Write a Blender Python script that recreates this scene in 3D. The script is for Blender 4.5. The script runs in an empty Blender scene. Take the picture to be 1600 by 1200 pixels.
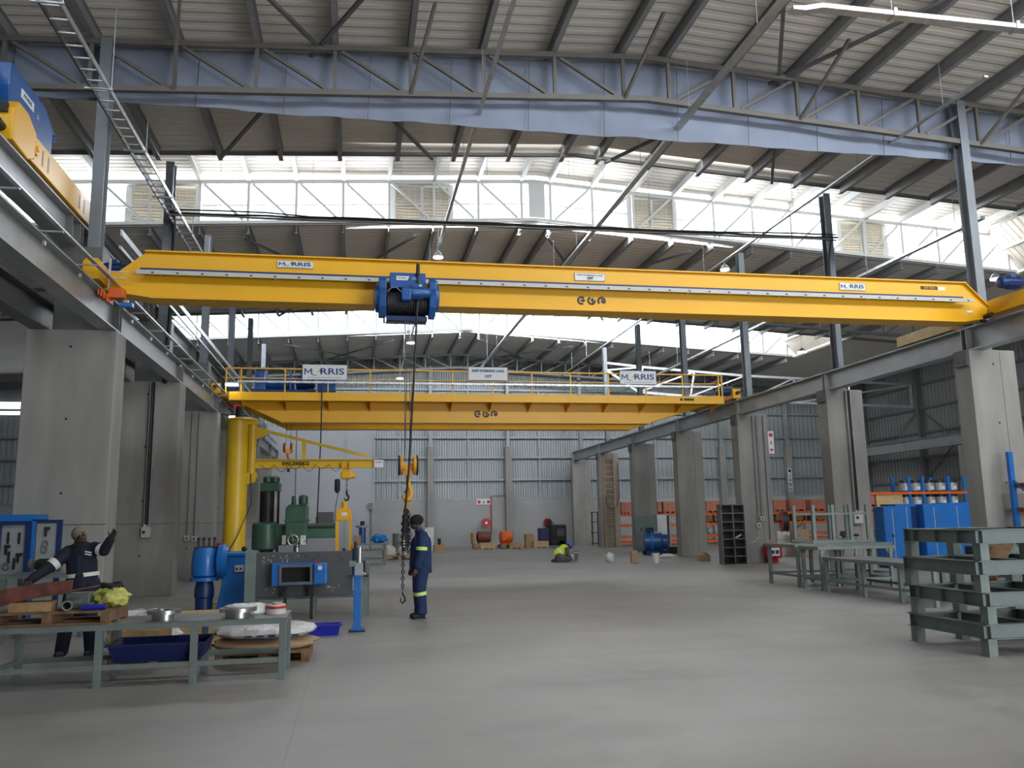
import bpy, bmesh, math, random
from mathutils import Vector, Matrix, noise
random.seed(7)
SC = bpy.context.scene
COL = SC.collection
R = math.radians

# ------------------------------------------------------------------ camera
F_PX, CAM_H = 1300.0, 1.6
YAW, PITCH, ROLL = R(10.746), R(9.181), R(-1.033)
_d = Vector((math.sin(YAW)*math.cos(PITCH), math.cos(YAW)*math.cos(PITCH), math.sin(PITCH)))
_r0 = Vector((math.cos(YAW), -math.sin(YAW), 0)); _u0 = _r0.cross(_d)
_r = _r0*math.cos(ROLL)+_u0*math.sin(ROLL); _u = -_r0*math.sin(ROLL)+_u0*math.cos(ROLL)
cam_data = bpy.data.cameras.new('camera'); cam = bpy.data.objects.new('camera', cam_data); COL.objects.link(cam)
cam_data.sensor_fit = 'HORIZONTAL'; cam_data.sensor_width = 36.0
cam_data.lens = F_PX/1600*36.0; cam_data.clip_end = 300; cam_data.clip_start = .05
cam.matrix_world = Matrix(((_r.x, _u.x, -_d.x, 0), (_r.y, _u.y, -_d.y, 0), (_r.z, _u.z, -_d.z, CAM_H), (0, 0, 0, 1)))
SC.camera = cam

# ------------------------------------------------------------------ world, exposure
vs = SC.view_settings
SC.display_settings.display_device = 'sRGB'
vs.view_transform = 'Standard'; vs.look = 'None'; vs.gamma = 1.0; vs.use_curve_mapping = False
vs.exposure = 0.24
W = bpy.data.worlds.new('sky'); SC.world = W; W.use_nodes = True
bg = W.node_tree.nodes['Background']; bg.inputs[0].default_value = (.86, .93, 1.0, 1); bg.inputs[1].default_value = 3.0

def area(name, loc, rot, sx, sy, watts, color=(.97, .985, 1.0)):
    l = bpy.data.lights.new(name, 'AREA'); l.shape = 'RECTANGLE'; l.size = sx; l.size_y = sy
    l.energy = watts; l.color = color
    o = bpy.data.objects.new(name, l); COL.objects.link(o); o.location = loc; o.rotation_euler = rot
    return o
# daylight entering through the monitor glazing (outside the panes, pointing in)
RX = 5.9                                     # ridge X
SKYW = 60.0                                  # watts per square metre of glazing
for (yy, face) in ((26.75, -1), (43.25, -1), (10.25, -1), (20.35, 1), (36.85, 1), (3.85, 1)):
    xs, ln = (3.0, 38.0)
    z = 12.15 - (.45 if True else 0)
    k = 1.0 if yy != 10.25 else .5
    # two halves so the strips follow the gable slope
    for cx, tilt in ((-2.0, -.06), (RX+9.0, .06)):
        w = 15.0 if cx < 0 else 17.6
        zc = 12.22-.06*abs(cx-RX)
        area('daylight', (cx, yy, zc), (R(90) if face > 0 else R(-90), 0, 0), w, 1.25, SKYW*w*1.25*k*(1 if cx > 0 else .75)*({26.75: 1.05, 20.35: .14, 36.85: 1.1, 3.85: (1.45 if cx > 0 else .35), 43.25: .6}.get(yy, 1)))
# fill light added behind the viewer, in an invented, unseen doorway
area('fill_behind_viewer', (13, -8.4, 3.2), (R(100), 0, 0), 12, 5.4, 1250)

# ------------------------------------------------------------------ materials
MATS = {}
def mat(name, col, rough=.5, metal=0.0, nscale=0, namt=.1, bump=0, bscale=40, spec=None, emit=None, coat=0, stretch=None):
    if name in MATS: return MATS[name]
    m = bpy.data.materials.new(name); MATS[name] = m; m.use_nodes = True
    nt = m.node_tree; b = nt.nodes['Principled BSDF']
    b.inputs['Base Color'].default_value = (*col, 1); b.inputs['Roughness'].default_value = rough
    b.inputs['Metallic'].default_value = metal
    if spec is not None: b.inputs['Specular IOR Level'].default_value = spec
    if coat: b.inputs['Coat Weight'].default_value = coat
    if emit: b.inputs['Emission Color'].default_value = (*col, 1); b.inputs['Emission Strength'].default_value = emit
    if nscale:
        tc = nt.nodes.new('ShaderNodeTexCoord'); n = nt.nodes.new('ShaderNodeTexNoise')
        n.inputs['Scale'].default_value = nscale; n.inputs['Detail'].default_value = 5
        r = nt.nodes.new('ShaderNodeValToRGB'); e = r.color_ramp.elements
        e[0].position = .3; e[1].position = .7
        e[0].color = (*[max(0, c*(1-namt)) for c in col], 1); e[1].color = (*[min(1, c*(1+namt)) for c in col], 1)
        if stretch:
            mp = nt.nodes.new('ShaderNodeMapping'); mp.inputs['Scale'].default_value = stretch
            nt.links.new(tc.outputs['Object'], mp.inputs[0]); nt.links.new(mp.outputs[0], n.inputs['Vector'])
        else: nt.links.new(tc.outputs['Object'], n.inputs['Vector'])
        nt.links.new(n.outputs['Fac'], r.inputs[0]); nt.links.new(r.outputs[0], b.inputs['Base Color'])
    if bump:
        tc = nt.nodes.new('ShaderNodeTexCoord'); n = nt.nodes.new('ShaderNodeTexNoise'); n.inputs['Scale'].default_value = bscale
        bp = nt.nodes.new('ShaderNodeBump'); bp.inputs['Strength'].default_value = bump; bp.inputs['Distance'].default_value = .02
        nt.links.new(tc.outputs['Object'], n.inputs['Vector']); nt.links.new(n.outputs['Fac'], bp.inputs['Height'])
        nt.links.new(bp.outputs[0], b.inputs['Normal'])
    return m
def ribbed(name, col, axis, pitch, depth=.03, rough=.45, metal=0.0, namt=.08, profile='SIN', seam=0):
    """profiled metal sheeting: ribs as bump, repeating along world axis"""
    m = mat(name, col, rough, metal, 0); nt = m.node_tree; b = nt.nodes['Principled BSDF']
    tc = nt.nodes.new('ShaderNodeTexCoord'); w = nt.nodes.new('ShaderNodeTexWave'); w.wave_type = 'BANDS'
    w.bands_direction = axis; w.wave_profile = profile; w.inputs['Scale'].default_value = math.pi*2/pitch/20
    rmp = nt.nodes.new('ShaderNodeValToRGB'); rmp.color_ramp.elements[0].position = .35; rmp.color_ramp.elements[1].position = .65
    bp = nt.nodes.new('ShaderNodeBump'); bp.inputs['Strength'].default_value = 1; bp.inputs['Distance'].default_value = depth
    nt.links.new(tc.outputs['Object'], w.inputs['Vector']); nt.links.new(w.outputs['Fac'], rmp.inputs[0])
    nt.links.new(rmp.outputs[0], bp.inputs['Height']); nt.links.new(bp.outputs[0], b.inputs['Normal'])
    n = nt.nodes.new('ShaderNodeTexNoise'); n.inputs['Scale'].default_value = .6; n.inputs['Detail'].default_value = 4
    r2 = nt.nodes.new('ShaderNodeValToRGB'); e = r2.color_ramp.elements; e[0].position = .3; e[1].position = .7
    e[0].color = (*[c*(1-namt) for c in col], 1); e[1].color = (*[min(1, c*(1+namt)) for c in col], 1)
    nt.links.new(tc.outputs['Object'], n.inputs['Vector']); nt.links.new(n.outputs['Fac'], r2.inputs[0])
    nt.links.new(r2.outputs[0], b.inputs['Base Color'])
    return m
M = dict(
 concrete=mat('concrete_column', (.28, .272, .256), .75, nscale=2.2, namt=.17, stretch=(1, 1, .22), bump=.12, bscale=14),
 conc_wall=mat('concrete_wall', (.34, .345, .34), .8, nscale=.7, namt=.06),
 steel=mat('grey_painted_steel', (.15, .152, .15), .45, .1, nscale=3, namt=.12),
 steel_l=mat('light_grey_steel', (.33, .35, .36), .42, .2, nscale=2, namt=.12),
 rafter=mat('rafter_grey_paint', (.30, .305, .31), .5, .05, nscale=2, namt=.1),
 steel_d=mat('dark_grey_steel', (.085, .087, .09), .55, .1),
 truss=mat('warm_grey_truss_paint', (.15, .14, .125), .55, .05, nscale=3, namt=.1),
 post=mat('blue_grey_post_paint', (.20, .225, .25), .45, .1, nscale=2, namt=.08),
 galv=mat('galvanised_steel', (.55, .57, .58), .38, .6, nscale=6, namt=.15),
 whitepaint=mat('white_painted_steel', (.50, .50, .475), .5),
 yellow=mat('crane_yellow_paint', (.80, .42, .006), .38, 0, nscale=.6, namt=.05),
 yellow_d=mat('jib_yellow_paint', (.66, .42, .02), .38, 0, nscale=1.5, namt=.08),
 blue=mat('hoist_blue_paint', (.010, .085, .30), .35, 0, nscale=3, namt=.12, coat=.2),
 bblue=mat('bright_blue_paint', (.012, .15, .50), .38, 0, nscale=3, namt=.1, coat=.2),
 dblue=mat('navy_motor_paint', (.006, .03, .12), .4),
 black=mat('black_rubber', (.012, .012, .013), .55),
 dark=mat('dark_iron', (.03, .03, .032), .5, .4, nscale=8, namt=.3),
 orange=mat('orange_paint', (.70, .13, .02), .45, nscale=4, namt=.15),
 oyellow=mat('hook_block_yellow', (.75, .33, .02), .4),
 white=mat('sign_white', (.70, .72, .73), .5),
 lettering=mat('navy_lettering', (.02, .06, .20), .5),
 redink=mat('sign_red', (.55, .02, .02), .5),
 blackink=mat('black_lettering', (.01, .01, .01), .5),
 teal=mat('bench_grey_green', (.17, .215, .205), .5, .05, nscale=4, namt=.12),
 benchtop=mat('bench_steel_top', (.20, .21, .21), .38, .4, nscale=3, namt=.2),
 green=mat('machine_green_paint', (.05, .125, .085), .42, nscale=4, namt=.15, coat=.1),
 wood=mat('raw_timber', (.42, .27, .13), .7, nscale=9, namt=.25, bump=.2),
 wood_d=mat('weathered_timber', (.20, .115, .06), .75, nscale=9, namt=.35, bump=.2),
 ply=mat('pale_plywood', (.55, .40, .21), .65, nscale=5, namt=.15),
 red=mat('fire_red_paint', (.42, .012, .015), .35),
 redcrate=mat('red_oxide_boards', (.42, .155, .10), .65, nscale=5, namt=.15),
 rust=mat('red_oxide_steel', (.16, .055, .04), .65, nscale=9, namt=.4),
 steel_br=mat('machined_steel', (.5, .5, .5), .28, .95, nscale=10, namt=.1),
 plastic=mat('clear_film', (.62, .63, .64), .25, nscale=8, namt=.2, bump=.8, bscale=14),
 cloth=mat('smoke_curtain_cloth', (.225, .26, .34), .7, nscale=1.2, namt=.1),
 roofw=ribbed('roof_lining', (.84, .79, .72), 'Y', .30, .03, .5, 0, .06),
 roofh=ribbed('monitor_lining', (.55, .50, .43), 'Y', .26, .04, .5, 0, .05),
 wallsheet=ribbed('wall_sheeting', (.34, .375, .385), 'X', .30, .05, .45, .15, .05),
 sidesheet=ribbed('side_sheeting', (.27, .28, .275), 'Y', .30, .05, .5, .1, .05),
 officewall=mat('panel_grey', (.36, .372, .395), .6, nscale=.4, namt=.04),
 skin=mat('skin_brown', (.085, .042, .028), .5),
 hair=mat('black_knit', (.008, .008, .009), .9, bump=.4, bscale=120),
 beige=mat('grey_beige_knit', (.22, .19, .16), .9, bump=.4, bscale=120),
 navycloth=mat('navy_workwear', (.010, .028, .095), .8, nscale=6, namt=.2, bump=.4, bscale=9),
 darkcloth=mat('dark_navy_workwear', (.008, .011, .028), .8, nscale=6, namt=.2, bump=.4, bscale=9),
 reflect=mat('reflective_tape', (.75, .76, .72), .4),
 reflect_y=mat('yellow_green_tape', (.62, .85, .22), .5),
 hivis=mat('high_visibility_yellow', (.60, .78, .05), .7),
 greycloth=mat('grey_trousers', (.10, .095, .09), .85, nscale=8, namt=.2),
 lamp=mat('lamp_lens', (1.0, 1.0, .98), .4, emit=9),
 bluebag=mat('blue_plastic_bag', (.01, .20, .62), .3, bump=.8, bscale=10),
 yplastic=mat('yellow_plastic_sack', (.50, .52, .12), .4, nscale=7, namt=.4, bump=.8, bscale=14),
 tub=mat('navy_tub_plastic', (.010, .018, .10), .4),
 tubv=mat('royal_blue_plastic', (.012, .02, .38), .4),
 cardboard=mat('cardboard', (.42, .28, .17), .75, nscale=5, namt=.1),
 tapew=mat('white_packing', (.62, .60, .58), .55, nscale=10, namt=.1),
 copper=mat('copper_winding', (.40, .17, .07), .4, .6),
)
def glassmat():
    m = bpy.data.materials.new('monitor_glazing'); m.use_nodes = True; nt = m.node_tree; nt.nodes.clear()
    o = nt.nodes.new('ShaderNodeOutputMaterial'); t = nt.nodes.new('ShaderNodeBsdfTransparent'); g = nt.nodes.new('ShaderNodeBsdfGlossy')
    t.inputs[0].default_value = (.95, .97, 1, 1); g.inputs['Roughness'].default_value = .1
    mx = nt.nodes.new('ShaderNodeMixShader'); mx.inputs[0].default_value = .06
    nt.links.new(t.outputs[0], mx.inputs[1]); nt.links.new(g.outputs[0], mx.inputs[2]); nt.links.new(mx.outputs[0], o.inputs[0])
    return m
M['glass'] = glassmat()
def floormat():
    m = bpy.data.materials.new('polished_concrete_floor'); m.use_nodes = True; nt = m.node_tree; b = nt.nodes['Principled BSDF']
    tc = nt.nodes.new('ShaderNodeTexCoord')
    def noise_(s, d, rough=.6, sc=(1, 1, 1)):
        mp = nt.nodes.new('ShaderNodeMapping'); mp.inputs['Scale'].default_value = sc
        n = nt.nodes.new('ShaderNodeTexNoise'); n.inputs['Scale'].default_value = s; n.inputs['Detail'].default_value = d; n.inputs['Roughness'].default_value = rough
        nt.links.new(tc.outputs['Object'], mp.inputs[0]); nt.links.new(mp.outputs[0], n.inputs['Vector']); return n
    n1 = noise_(.35, 6); n2 = noise_(2.2, 8, .7); n3 = noise_(.8, 5, .6, (.35, 1.6, 1))
    r1 = nt.nodes.new('ShaderNodeValToRGB'); e = r1.color_ramp.elements; e[0].position = .32; e[1].position = .70
    e[0].color = (.255, .255, .252, 1); e[1].color = (.355, .353, .347, 1)
    nt.links.new(n1.outputs['Fac'], r1.inputs[0])
    r2 = nt.nodes.new('ShaderNodeValToRGB'); e = r2.color_ramp.elements; e[0].position = .35; e[1].position = .66
    e[0].color = (.80, .80, .79, 1); e[1].color = (1.08, 1.08, 1.07, 1)
    mx2 = nt.nodes.new('ShaderNodeMath'); mx2.operation = 'ADD'; hf = nt.nodes.new('ShaderNodeMath'); hf.operation = 'MULTIPLY'; hf.inputs[1].default_value = .5
    nt.links.new(n2.outputs['Fac'], mx2.inputs[0]); nt.links.new(n3.outputs['Fac'], mx2.inputs[1]); nt.links.new(mx2.outputs[0], hf.inputs[0]); nt.links.new(hf.outputs[0], r2.inputs[0])
    mul = nt.nodes.new('ShaderNodeMix'); mul.data_type = 'RGBA'; mul.blend_type = 'MULTIPLY'; mul.inputs[0].default_value = 1
    nt.links.new(r1.outputs[0], mul.inputs[6]); nt.links.new(r2.outputs[0], mul.inputs[7])
    # sawn joints every 5.5 m, as thin darker lines
    br = nt.nodes.new('ShaderNodeTexBrick'); br.offset = 0; br.inputs['Scale'].default_value = 1
    br.inputs['Brick Width'].default_value = 5.5; br.inputs['Row Height'].default_value = 5.5; br.inputs['Mortar Size'].default_value = .008
    br.inputs['Color1'].default_value = br.inputs['Color2'].default_value = (1, 1, 1, 1); br.inputs['Mortar'].default_value = (.86, .86, .86, 1)
    mp = nt.nodes.new('ShaderNodeMapping'); mp.inputs['Location'].default_value = (1.2, 1.4, 0)
    nt.links.new(tc.outputs['Object'], mp.inputs[0]); nt.links.new(mp.outputs[0], br.inputs['Vector'])
    mul2 = nt.nodes.new('ShaderNodeMix'); mul2.data_type = 'RGBA'; mul2.blend_type = 'MULTIPLY'; mul2.inputs[0].default_value = 1
    nt.links.new(mul.outputs[2], mul2.inputs[6]); nt.links.new(br.outputs['Color'], mul2.inputs[7])
    nt.links.new(mul2.outputs[2], b.inputs['Base Color'])
    rr = nt.nodes.new('ShaderNodeMapRange'); rr.inputs[1].default_value = .3; rr.inputs[2].default_value = .7; rr.inputs[3].default_value = .38; rr.inputs[4].default_value = .56
    nt.links.new(n2.outputs['Fac'], rr.inputs[0]); nt.links.new(rr.outputs[0], b.inputs['Roughness'])
    b.inputs['Specular IOR Level'].default_value = .62
    return m
M['floor'] = floormat()

# ------------------------------------------------------------------ helpers
def pray(x, y): return (x-800)/F_PX*_r-(y-600)/F_PX*_u+_d
CAMP = Vector((0, 0, CAM_H))
def at(x, y, Y):                      # where the sight line through a photo pixel crosses the plane Y
    v = pray(x, y); return CAMP+v*(Y/v.y)
def fl(x, y, z=0.0):
    v = pray(x, y); return CAMP+v*((z-CAM_H)/v.z)

class MB:
    def __init__(s): s.v = []; s.f = []; s.m = []; s.cm = 0
    def add(s, vs, fs):
        o = len(s.v); s.v += [Vector(a) for a in vs]; s.f += [tuple(i+o for i in f) for f in fs]; s.m += [s.cm]*len(fs); return s
    def mi(s, i): s.cm = i; return s
    def box(s, x0, x1, y0, y1, z0, z1):
        vs = [(x, y, z) for z in (z0, z1) for y in (y0, y1) for x in (x0, x1)]
        return s.add(vs, [(0, 2, 3, 1), (4, 5, 7, 6), (0, 1, 5, 4), (2, 6, 7, 3), (0, 4, 6, 2), (1, 3, 7, 5)])
    def obox(s, c, sx, sy, sz, mat3):
        c = Vector(c); vs = [c+mat3@Vector((x*sx/2, y*sy/2, z*sz/2)) for z in (-1, 1) for y in (-1, 1) for x in (-1, 1)]
        return s.add(vs, [(0, 2, 3, 1), (4, 5, 7, 6), (0, 1, 5, 4), (2, 6, 7, 3), (0, 4, 6, 2), (1, 3, 7, 5)])
    @staticmethod
    def frame(p, q, up=(0, 0, 1)):
        a = (Vector(q)-Vector(p)).normalized(); u = Vector(up)
        if abs(a.dot(u)) > .999: u = Vector((0, 1, 0))
        x = a.cross(u).normalized(); y = x.cross(a); return a, x, y
    def bar(s, p, q, w, h=None, up=(0, 0, 1)):
        h = h or w; p, q = Vector(p), Vector(q); a, x, y = s.frame(p, q, up)
        vs = [c+x*(i*w/2)+y*(j*h/2) for c in (p, q) for i, j in ((-1, -1), (1, -1), (1, 1), (-1, 1))]
        return s.add(vs, [(3, 2, 1, 0), (4, 5, 6, 7), (0, 1, 5, 4), (1, 2, 6, 5), (2, 3, 7, 6), (3, 0, 4, 7)])
    def ibeam(s, p, q, h, b, tf=.02, tw=.012, up=(0, 0, 1)):
        """I section, p and q on the centre of its height"""
        p, q = Vector(p), Vector(q); a, x, y = s.frame(p, q, up)
        o = (h-tf)/2
        s.bar(p+y*o, q+y*o, b, tf, up); s.bar(p-y*o, q-y*o, b, tf, up); s.bar(p, q, tw, h-2*tf, up); return s
    def tube(s, p, q, r0, r1=None, n=12, cap=True):
        r1 = r0 if r1 is None else r1; p, q = Vector(p), Vector(q); a, x, y = s.frame(p, q)
        vs = []
        for c, r in ((p, r0), (q, r1)):
            for k in range(n): t = 2*math.pi*k/n; vs.append(c+x*(r*math.cos(t))+y*(r*math.sin(t)))
        fs = [(k, (k+1) % n, n+(k+1) % n, n+k) for k in range(n)]
        if cap: fs += [tuple(range(n-1, -1, -1)), tuple(range(n, 2*n))]
        return s.add(vs, fs)
    def path(s, pts, r, n=8, closed=False):
        pts = [Vector(p) for p in pts]; N = len(pts); vs = []; prev = None
        for i, p in enumerate(pts):
            if closed: t = pts[(i+1) % N]-pts[i-1]
            else: t = pts[min(i+1, N-1)]-pts[max(i-1, 0)]
            t.normalize()
            if prev is None:
                u = Vector((0, 0, 1)) if abs(t.z) < .9 else Vector((1, 0, 0)); prev = t.cross(u).normalized()
            x = (prev-t*prev.dot(t)).normalized(); prev = x; y = t.cross(x)
            rr = r[i] if isinstance(r, (list, tuple)) else r
            for k in range(n): a = 2*math.pi*k/n; vs.append(p+x*(rr*math.cos(a))+y*(rr*math.sin(a)))
        fs = []
        for i in range(N if closed else N-1):
            j = (i+1) % N
            for k in range(n): fs.append((i*n+k, i*n+(k+1) % n, j*n+(k+1) % n, j*n+k))
        if not closed: fs += [tuple(range(n-1, -1, -1)), tuple(range((N-1)*n, N*n))]
        return s.add(vs, fs)
    def lathe(s, prof, c, axis=(0, 0, 1), n=24):
        """prof: (radius, height) pairs along axis from c"""
        c = Vector(c); a = Vector(axis).normalized(); u = Vector((0, 0, 1)) if abs(a.z) < .9 else Vector((1, 0, 0))
        x = a.cross(u).normalized(); y = a.cross(x); vs = []
        for r, h in prof:
            for k in range(n): t = 2*math.pi*k/n; vs.append(c+a*h+x*(r*math.cos(t))+y*(r*math.sin(t)))
        fs = []
        for i in range(len(prof)-1):
            for k in range(n): fs.append((i*n+k, i*n+(k+1) % n, (i+1)*n+(k+1) % n, (i+1)*n+k))
        if prof[0] != prof[-1] and prof[0][0] > 1e-4: fs.append(tuple(range(n-1, -1, -1)))
        if prof[0] != prof[-1] and prof[-1][0] > 1e-4: fs.append(tuple(range((len(prof)-1)*n, len(prof)*n)))
        return s.add(vs, fs)
    def prism(s, poly, o, ax, ay, ext):
        """poly in plane (ax, ay) at o, extruded by vector ext"""
        o, ax, ay, ext = Vector(o), Vector(ax), Vector(ay), Vector(ext); n = len(poly)
        b = [o+ax*u+ay*v for u, v in poly]
        return s.add(b+[p+ext for p in b], [tuple(range(n-1, -1, -1)), tuple(range(n, 2*n))]+[(k, (k+1) % n, n+(k+1) % n, n+k) for k in range(n)])
    def ball(s, c, rx, ry=None, rz=None, n=12, mat3=None):
        ry = ry or rx; rz = rz or rx; c = Vector(c); vs = []; fs = []; mt = mat3 or Matrix.Identity(3)
        m = n//2+1
        for i in range(m):
            ph = math.pi*i/(m-1)
            for k in range(n):
                t = 2*math.pi*k/n; vs.append(c+mt@Vector((rx*math.sin(ph)*math.cos(t), ry*math.sin(ph)*math.sin(t), rz*math.cos(ph))))
        for i in range(m-1):
            for k in range(n): fs.append((i*n+k, (i+1)*n+k, (i+1)*n+(k+1) % n, i*n+(k+1) % n))
        return s.add(vs, fs)
    def sheet(s, fn, nu, nv, th):
        """thin solid from a surface fn(u,v)->point, thickness th along -normal guess (vector)"""
        a = [Vector(fn(i/nu, j/nv)) for j in range(nv+1) for i in range(nu+1)]; th = Vector(th); N = len(a)
        ix = lambda i, j: j*(nu+1)+i
        fs = []
        for j in range(nv):
            for i in range(nu):
                q = (ix(i, j), ix(i+1, j), ix(i+1, j+1), ix(i, j+1)); fs.append(q); fs.append(tuple(N+k for k in q[::-1]))
        for i in range(nu): fs += [(ix(i, 0), N+ix(i, 0), N+ix(i+1, 0), ix(i+1, 0)), (ix(i+1, nv), N+ix(i+1, nv), N+ix(i, nv), ix(i, nv))]
        for j in range(nv): fs += [(ix(0, j+1), N+ix(0, j+1), N+ix(0, j), ix(0, j)), (ix(nu, j), N+ix(nu, j), N+ix(nu, j+1), ix(nu, j+1))]
        return s.add(a+[p+th for p in a], fs)
    def xf(s, m4, start=0):
        for i in range(start, len(s.v)): s.v[i] = m4@s.v[i]
        return s
    def bbox(s):
        xs = [v.x for v in s.v]; ys = [v.y for v in s.v]; zs = [v.z for v in s.v]
        return min(xs), max(xs), min(ys), max(ys), min(zs), max(zs)

ORG = {}
def build(name, mb, m, parent=None, smooth=False, bevel=0, label=None, kind=None, cat=None, group=None):
    if parent is not None: org = ORG[parent.name]
    else:
        b = mb.bbox(); org = Vector(((b[0]+b[1])/2, (b[2]+b[3])/2, b[4]))
    me = bpy.data.meshes.new(name)
    me.from_pydata([tuple(v-org) for v in mb.v], [], mb.f); me.update()
    ms = m if isinstance(m, (list, tuple)) else [m]
    for k in ms: me.materials.append(M[k] if isinstance(k, str) else k)
    for p, i in zip(me.polygons, mb.m): p.material_index = i; p.use_smooth = bool(smooth)
    bm = bmesh.new(); bm.from_mesh(me); bmesh.ops.recalc_face_normals(bm, faces=bm.faces); bm.to_mesh(me); bm.free()
    o = bpy.data.objects.new(name, me); COL.objects.link(o)
    ORG[o.name] = org
    if parent is not None: o.parent = parent
    else: o.location = org
    if smooth:
        try: me.set_sharp_from_angle(angle=R(40))
        except Exception: pass
    if bevel:
        bv = o.modifiers.new('bevel', 'BEVEL'); bv.width = bevel; bv.segments = 2; bv.limit_method = 'ANGLE'; bv.angle_limit = R(50)
    if label: o['label'] = label
    if kind: o['kind'] = kind
    if cat: o['category'] = cat
    if group: o['group'] = group
    return o
def thing(name, loc, label, cat, group=None):
    o = bpy.data.objects.new(name, None); COL.objects.link(o); o.empty_display_size = .2
    o.location = Vector(loc); ORG[o.name] = Vector(loc); o['label'] = label; o['category'] = cat
    if group: o['group'] = group
    return o
def part(name, mb, m, parent, **k): return build(name, mb, m, parent, **k)
def solo(name, mb, m, label, cat, group=None, **k): return build(name, mb, m, None, label=label, cat=cat, group=group, **k)
def struct(name, mb, m, parent=None, **k): return build(name, mb, m, parent, kind=None if parent is not None else 'structure', **k)
def kids(o): return [c for c in bpy.data.objects if c.parent == o]
def dup(root, loc, rotz=None, label=None, group=None):
    def rec(o, parent):
        c = o.copy(); COL.objects.link(c); ORG[c.name] = ORG.get(o.name, Vector())
        if parent is not None: c.parent = parent
        for ch in kids(o): rec(ch, c)
        return c
    r = rec(root, None); r.location = Vector(loc)
    if rotz is not None: r.rotation_euler = (0, 0, rotz)
    if label: r['label'] = label
    if group: r['group'] = group
    return r
def text(name, s, size, loc, rot, m, parent, ext=.002, align='CENTER', sx=1.0, bold=0.0, fit=None):
    cu = bpy.data.curves.new(name, 'FONT'); cu.body = s; cu.size = size; cu.extrude = ext; cu.align_x = align; cu.align_y = 'CENTER'; cu.offset = bold
    cu.resolution_u = 3
    t = bpy.data.objects.new(name+'_tmp', cu); COL.objects.link(t); bpy.context.view_layer.update()
    me = bpy.data.meshes.new_from_object(t.evaluated_get(bpy.context.evaluated_depsgraph_get()))
    bpy.data.objects.remove(t); me.name = name
    if fit:
        xs = [v.co.x for v in me.vertices]; sx = fit/(max(xs)-min(xs))
    me.transform(Matrix.Diagonal((sx, 1, 1, 1)))
    from mathutils import Euler
    me.transform(Matrix.Translation(Vector(loc)-ORG[parent.name])@Euler(rot).to_matrix().to_4x4())
    me.materials.clear(); me.materials.append(M[m] if isinstance(m, str) else m)
    o = bpy.data.objects.new(name, me); COL.objects.link(o); o.parent = parent; ORG[o.name] = ORG[parent.name]
    return o
FRONT = (R(90), 0, 0)      # lettering that faces the viewer (-Y)
# ================================================================== STRUCTURE
XL, XR, Y0, YB = -20.0, 32.5, -9.0, 50.0
def zr(X): return 11.2-.06*abs(X-RX)       # underside of the low-roof rafters
def zh(X): return 12.87-.06*abs(X-RX)      # underside of the monitor rafters
PX = sorted([RX+s*(.5+1.47*k) for k in range(0, 14) for s in (-1, 1)])   # rafter lines
PX = [x for x in PX if -13.5 < x < 24.5]

m = MB().box(XL, XR, Y0, YB+.3, -.3, 0); struct('floor', m, 'floor')
# back wall: concrete dado, sheeting above
m = MB().box(XL, XR, YB, YB+.2, 0, 2.79); wb = struct('wall_back', m, 'conc_wall')
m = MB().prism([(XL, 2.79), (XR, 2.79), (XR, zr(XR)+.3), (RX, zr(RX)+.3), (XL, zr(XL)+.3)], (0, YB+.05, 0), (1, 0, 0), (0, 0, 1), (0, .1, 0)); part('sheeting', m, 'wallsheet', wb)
for z in (3.93, 5.27, 6.48, 8.0, 9.4):
    m = MB().box(XL, XR, YB-.16, YB+.02, z-.06, z+.06); part('girt', m, 'steel_l', wb)
m = MB().box(XL, XR, YB-.03, YB+.02, 2.76, 2.84); part('flashing', m, 'steel_l', wb)
m = MB().box(XL, RX, YB-.2, YB+.01, 10.1, 10.55); m.xf(Matrix.Identity(4)); part('eave_beam', MB().bar((XL, YB-.1, zr(XL)-.35), (RX, YB-.1, zr(RX)-.35), .2, .42).bar((RX, YB-.1, zr(RX)-.35), (XR, YB-.1, zr(XR)-.35), .2, .42), 'steel', wb)
for x in (2.6, 6.7, 11.1, 18.6, 23.2):      # faint sheet laps behind the girts
    m = MB().box(x-.05, x+.05, YB-.08, YB+.02, 2.84, 10.2); part('sag_rod', m, 'steel_l', wb)
# side walls
for nm, x, s in (('wall_right', XR, 1), ('wall_left', XL, -1)):
    m = MB().box(min(x, x+.2*s), max(x, x+.2*s), Y0, YB, 0, 2.5); w = struct(nm, m, 'conc_wall')
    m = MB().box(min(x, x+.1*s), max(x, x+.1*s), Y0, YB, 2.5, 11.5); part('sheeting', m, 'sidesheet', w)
    for z in (3.3, 4.7, 6.1, 7.5, 8.9, 10.0):
        m = MB().box(min(x, x-.14*s), max(x, x-.14*s), Y0, YB, z-.06, z+.06); part('girt', m, 'steel', w)
    for k in range(7):
        y = 15.35+5.5*k
        m = MB().ibeam((x-.25*s, y, 0), (x-.25*s, y, 10.5), .35, .2, up=(1, 0, 0)); part('wall_column', m, 'steel', w)
        m = MB().bar((x-.2*s, y, 3.4), (x-.2*s, y+5.5, 7.4), .07).bar((x-.2*s, y+5.5, 3.4), (x-.2*s, y, 7.4), .07)
        if k % 2 == 0: part('wall_brace', m, 'steel', w)
# unseen front wall behind the viewer, doorway invented for the added fill light
m = MB().box(XL, 7, Y0-.2, Y0, 0, 11.5).box(19, XR, Y0-.2, Y0, 0, 11.5).box(7, 19, Y0-.2, Y0, 6.2, 11.5); struct('wall_front', m, 'conc_wall')

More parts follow.
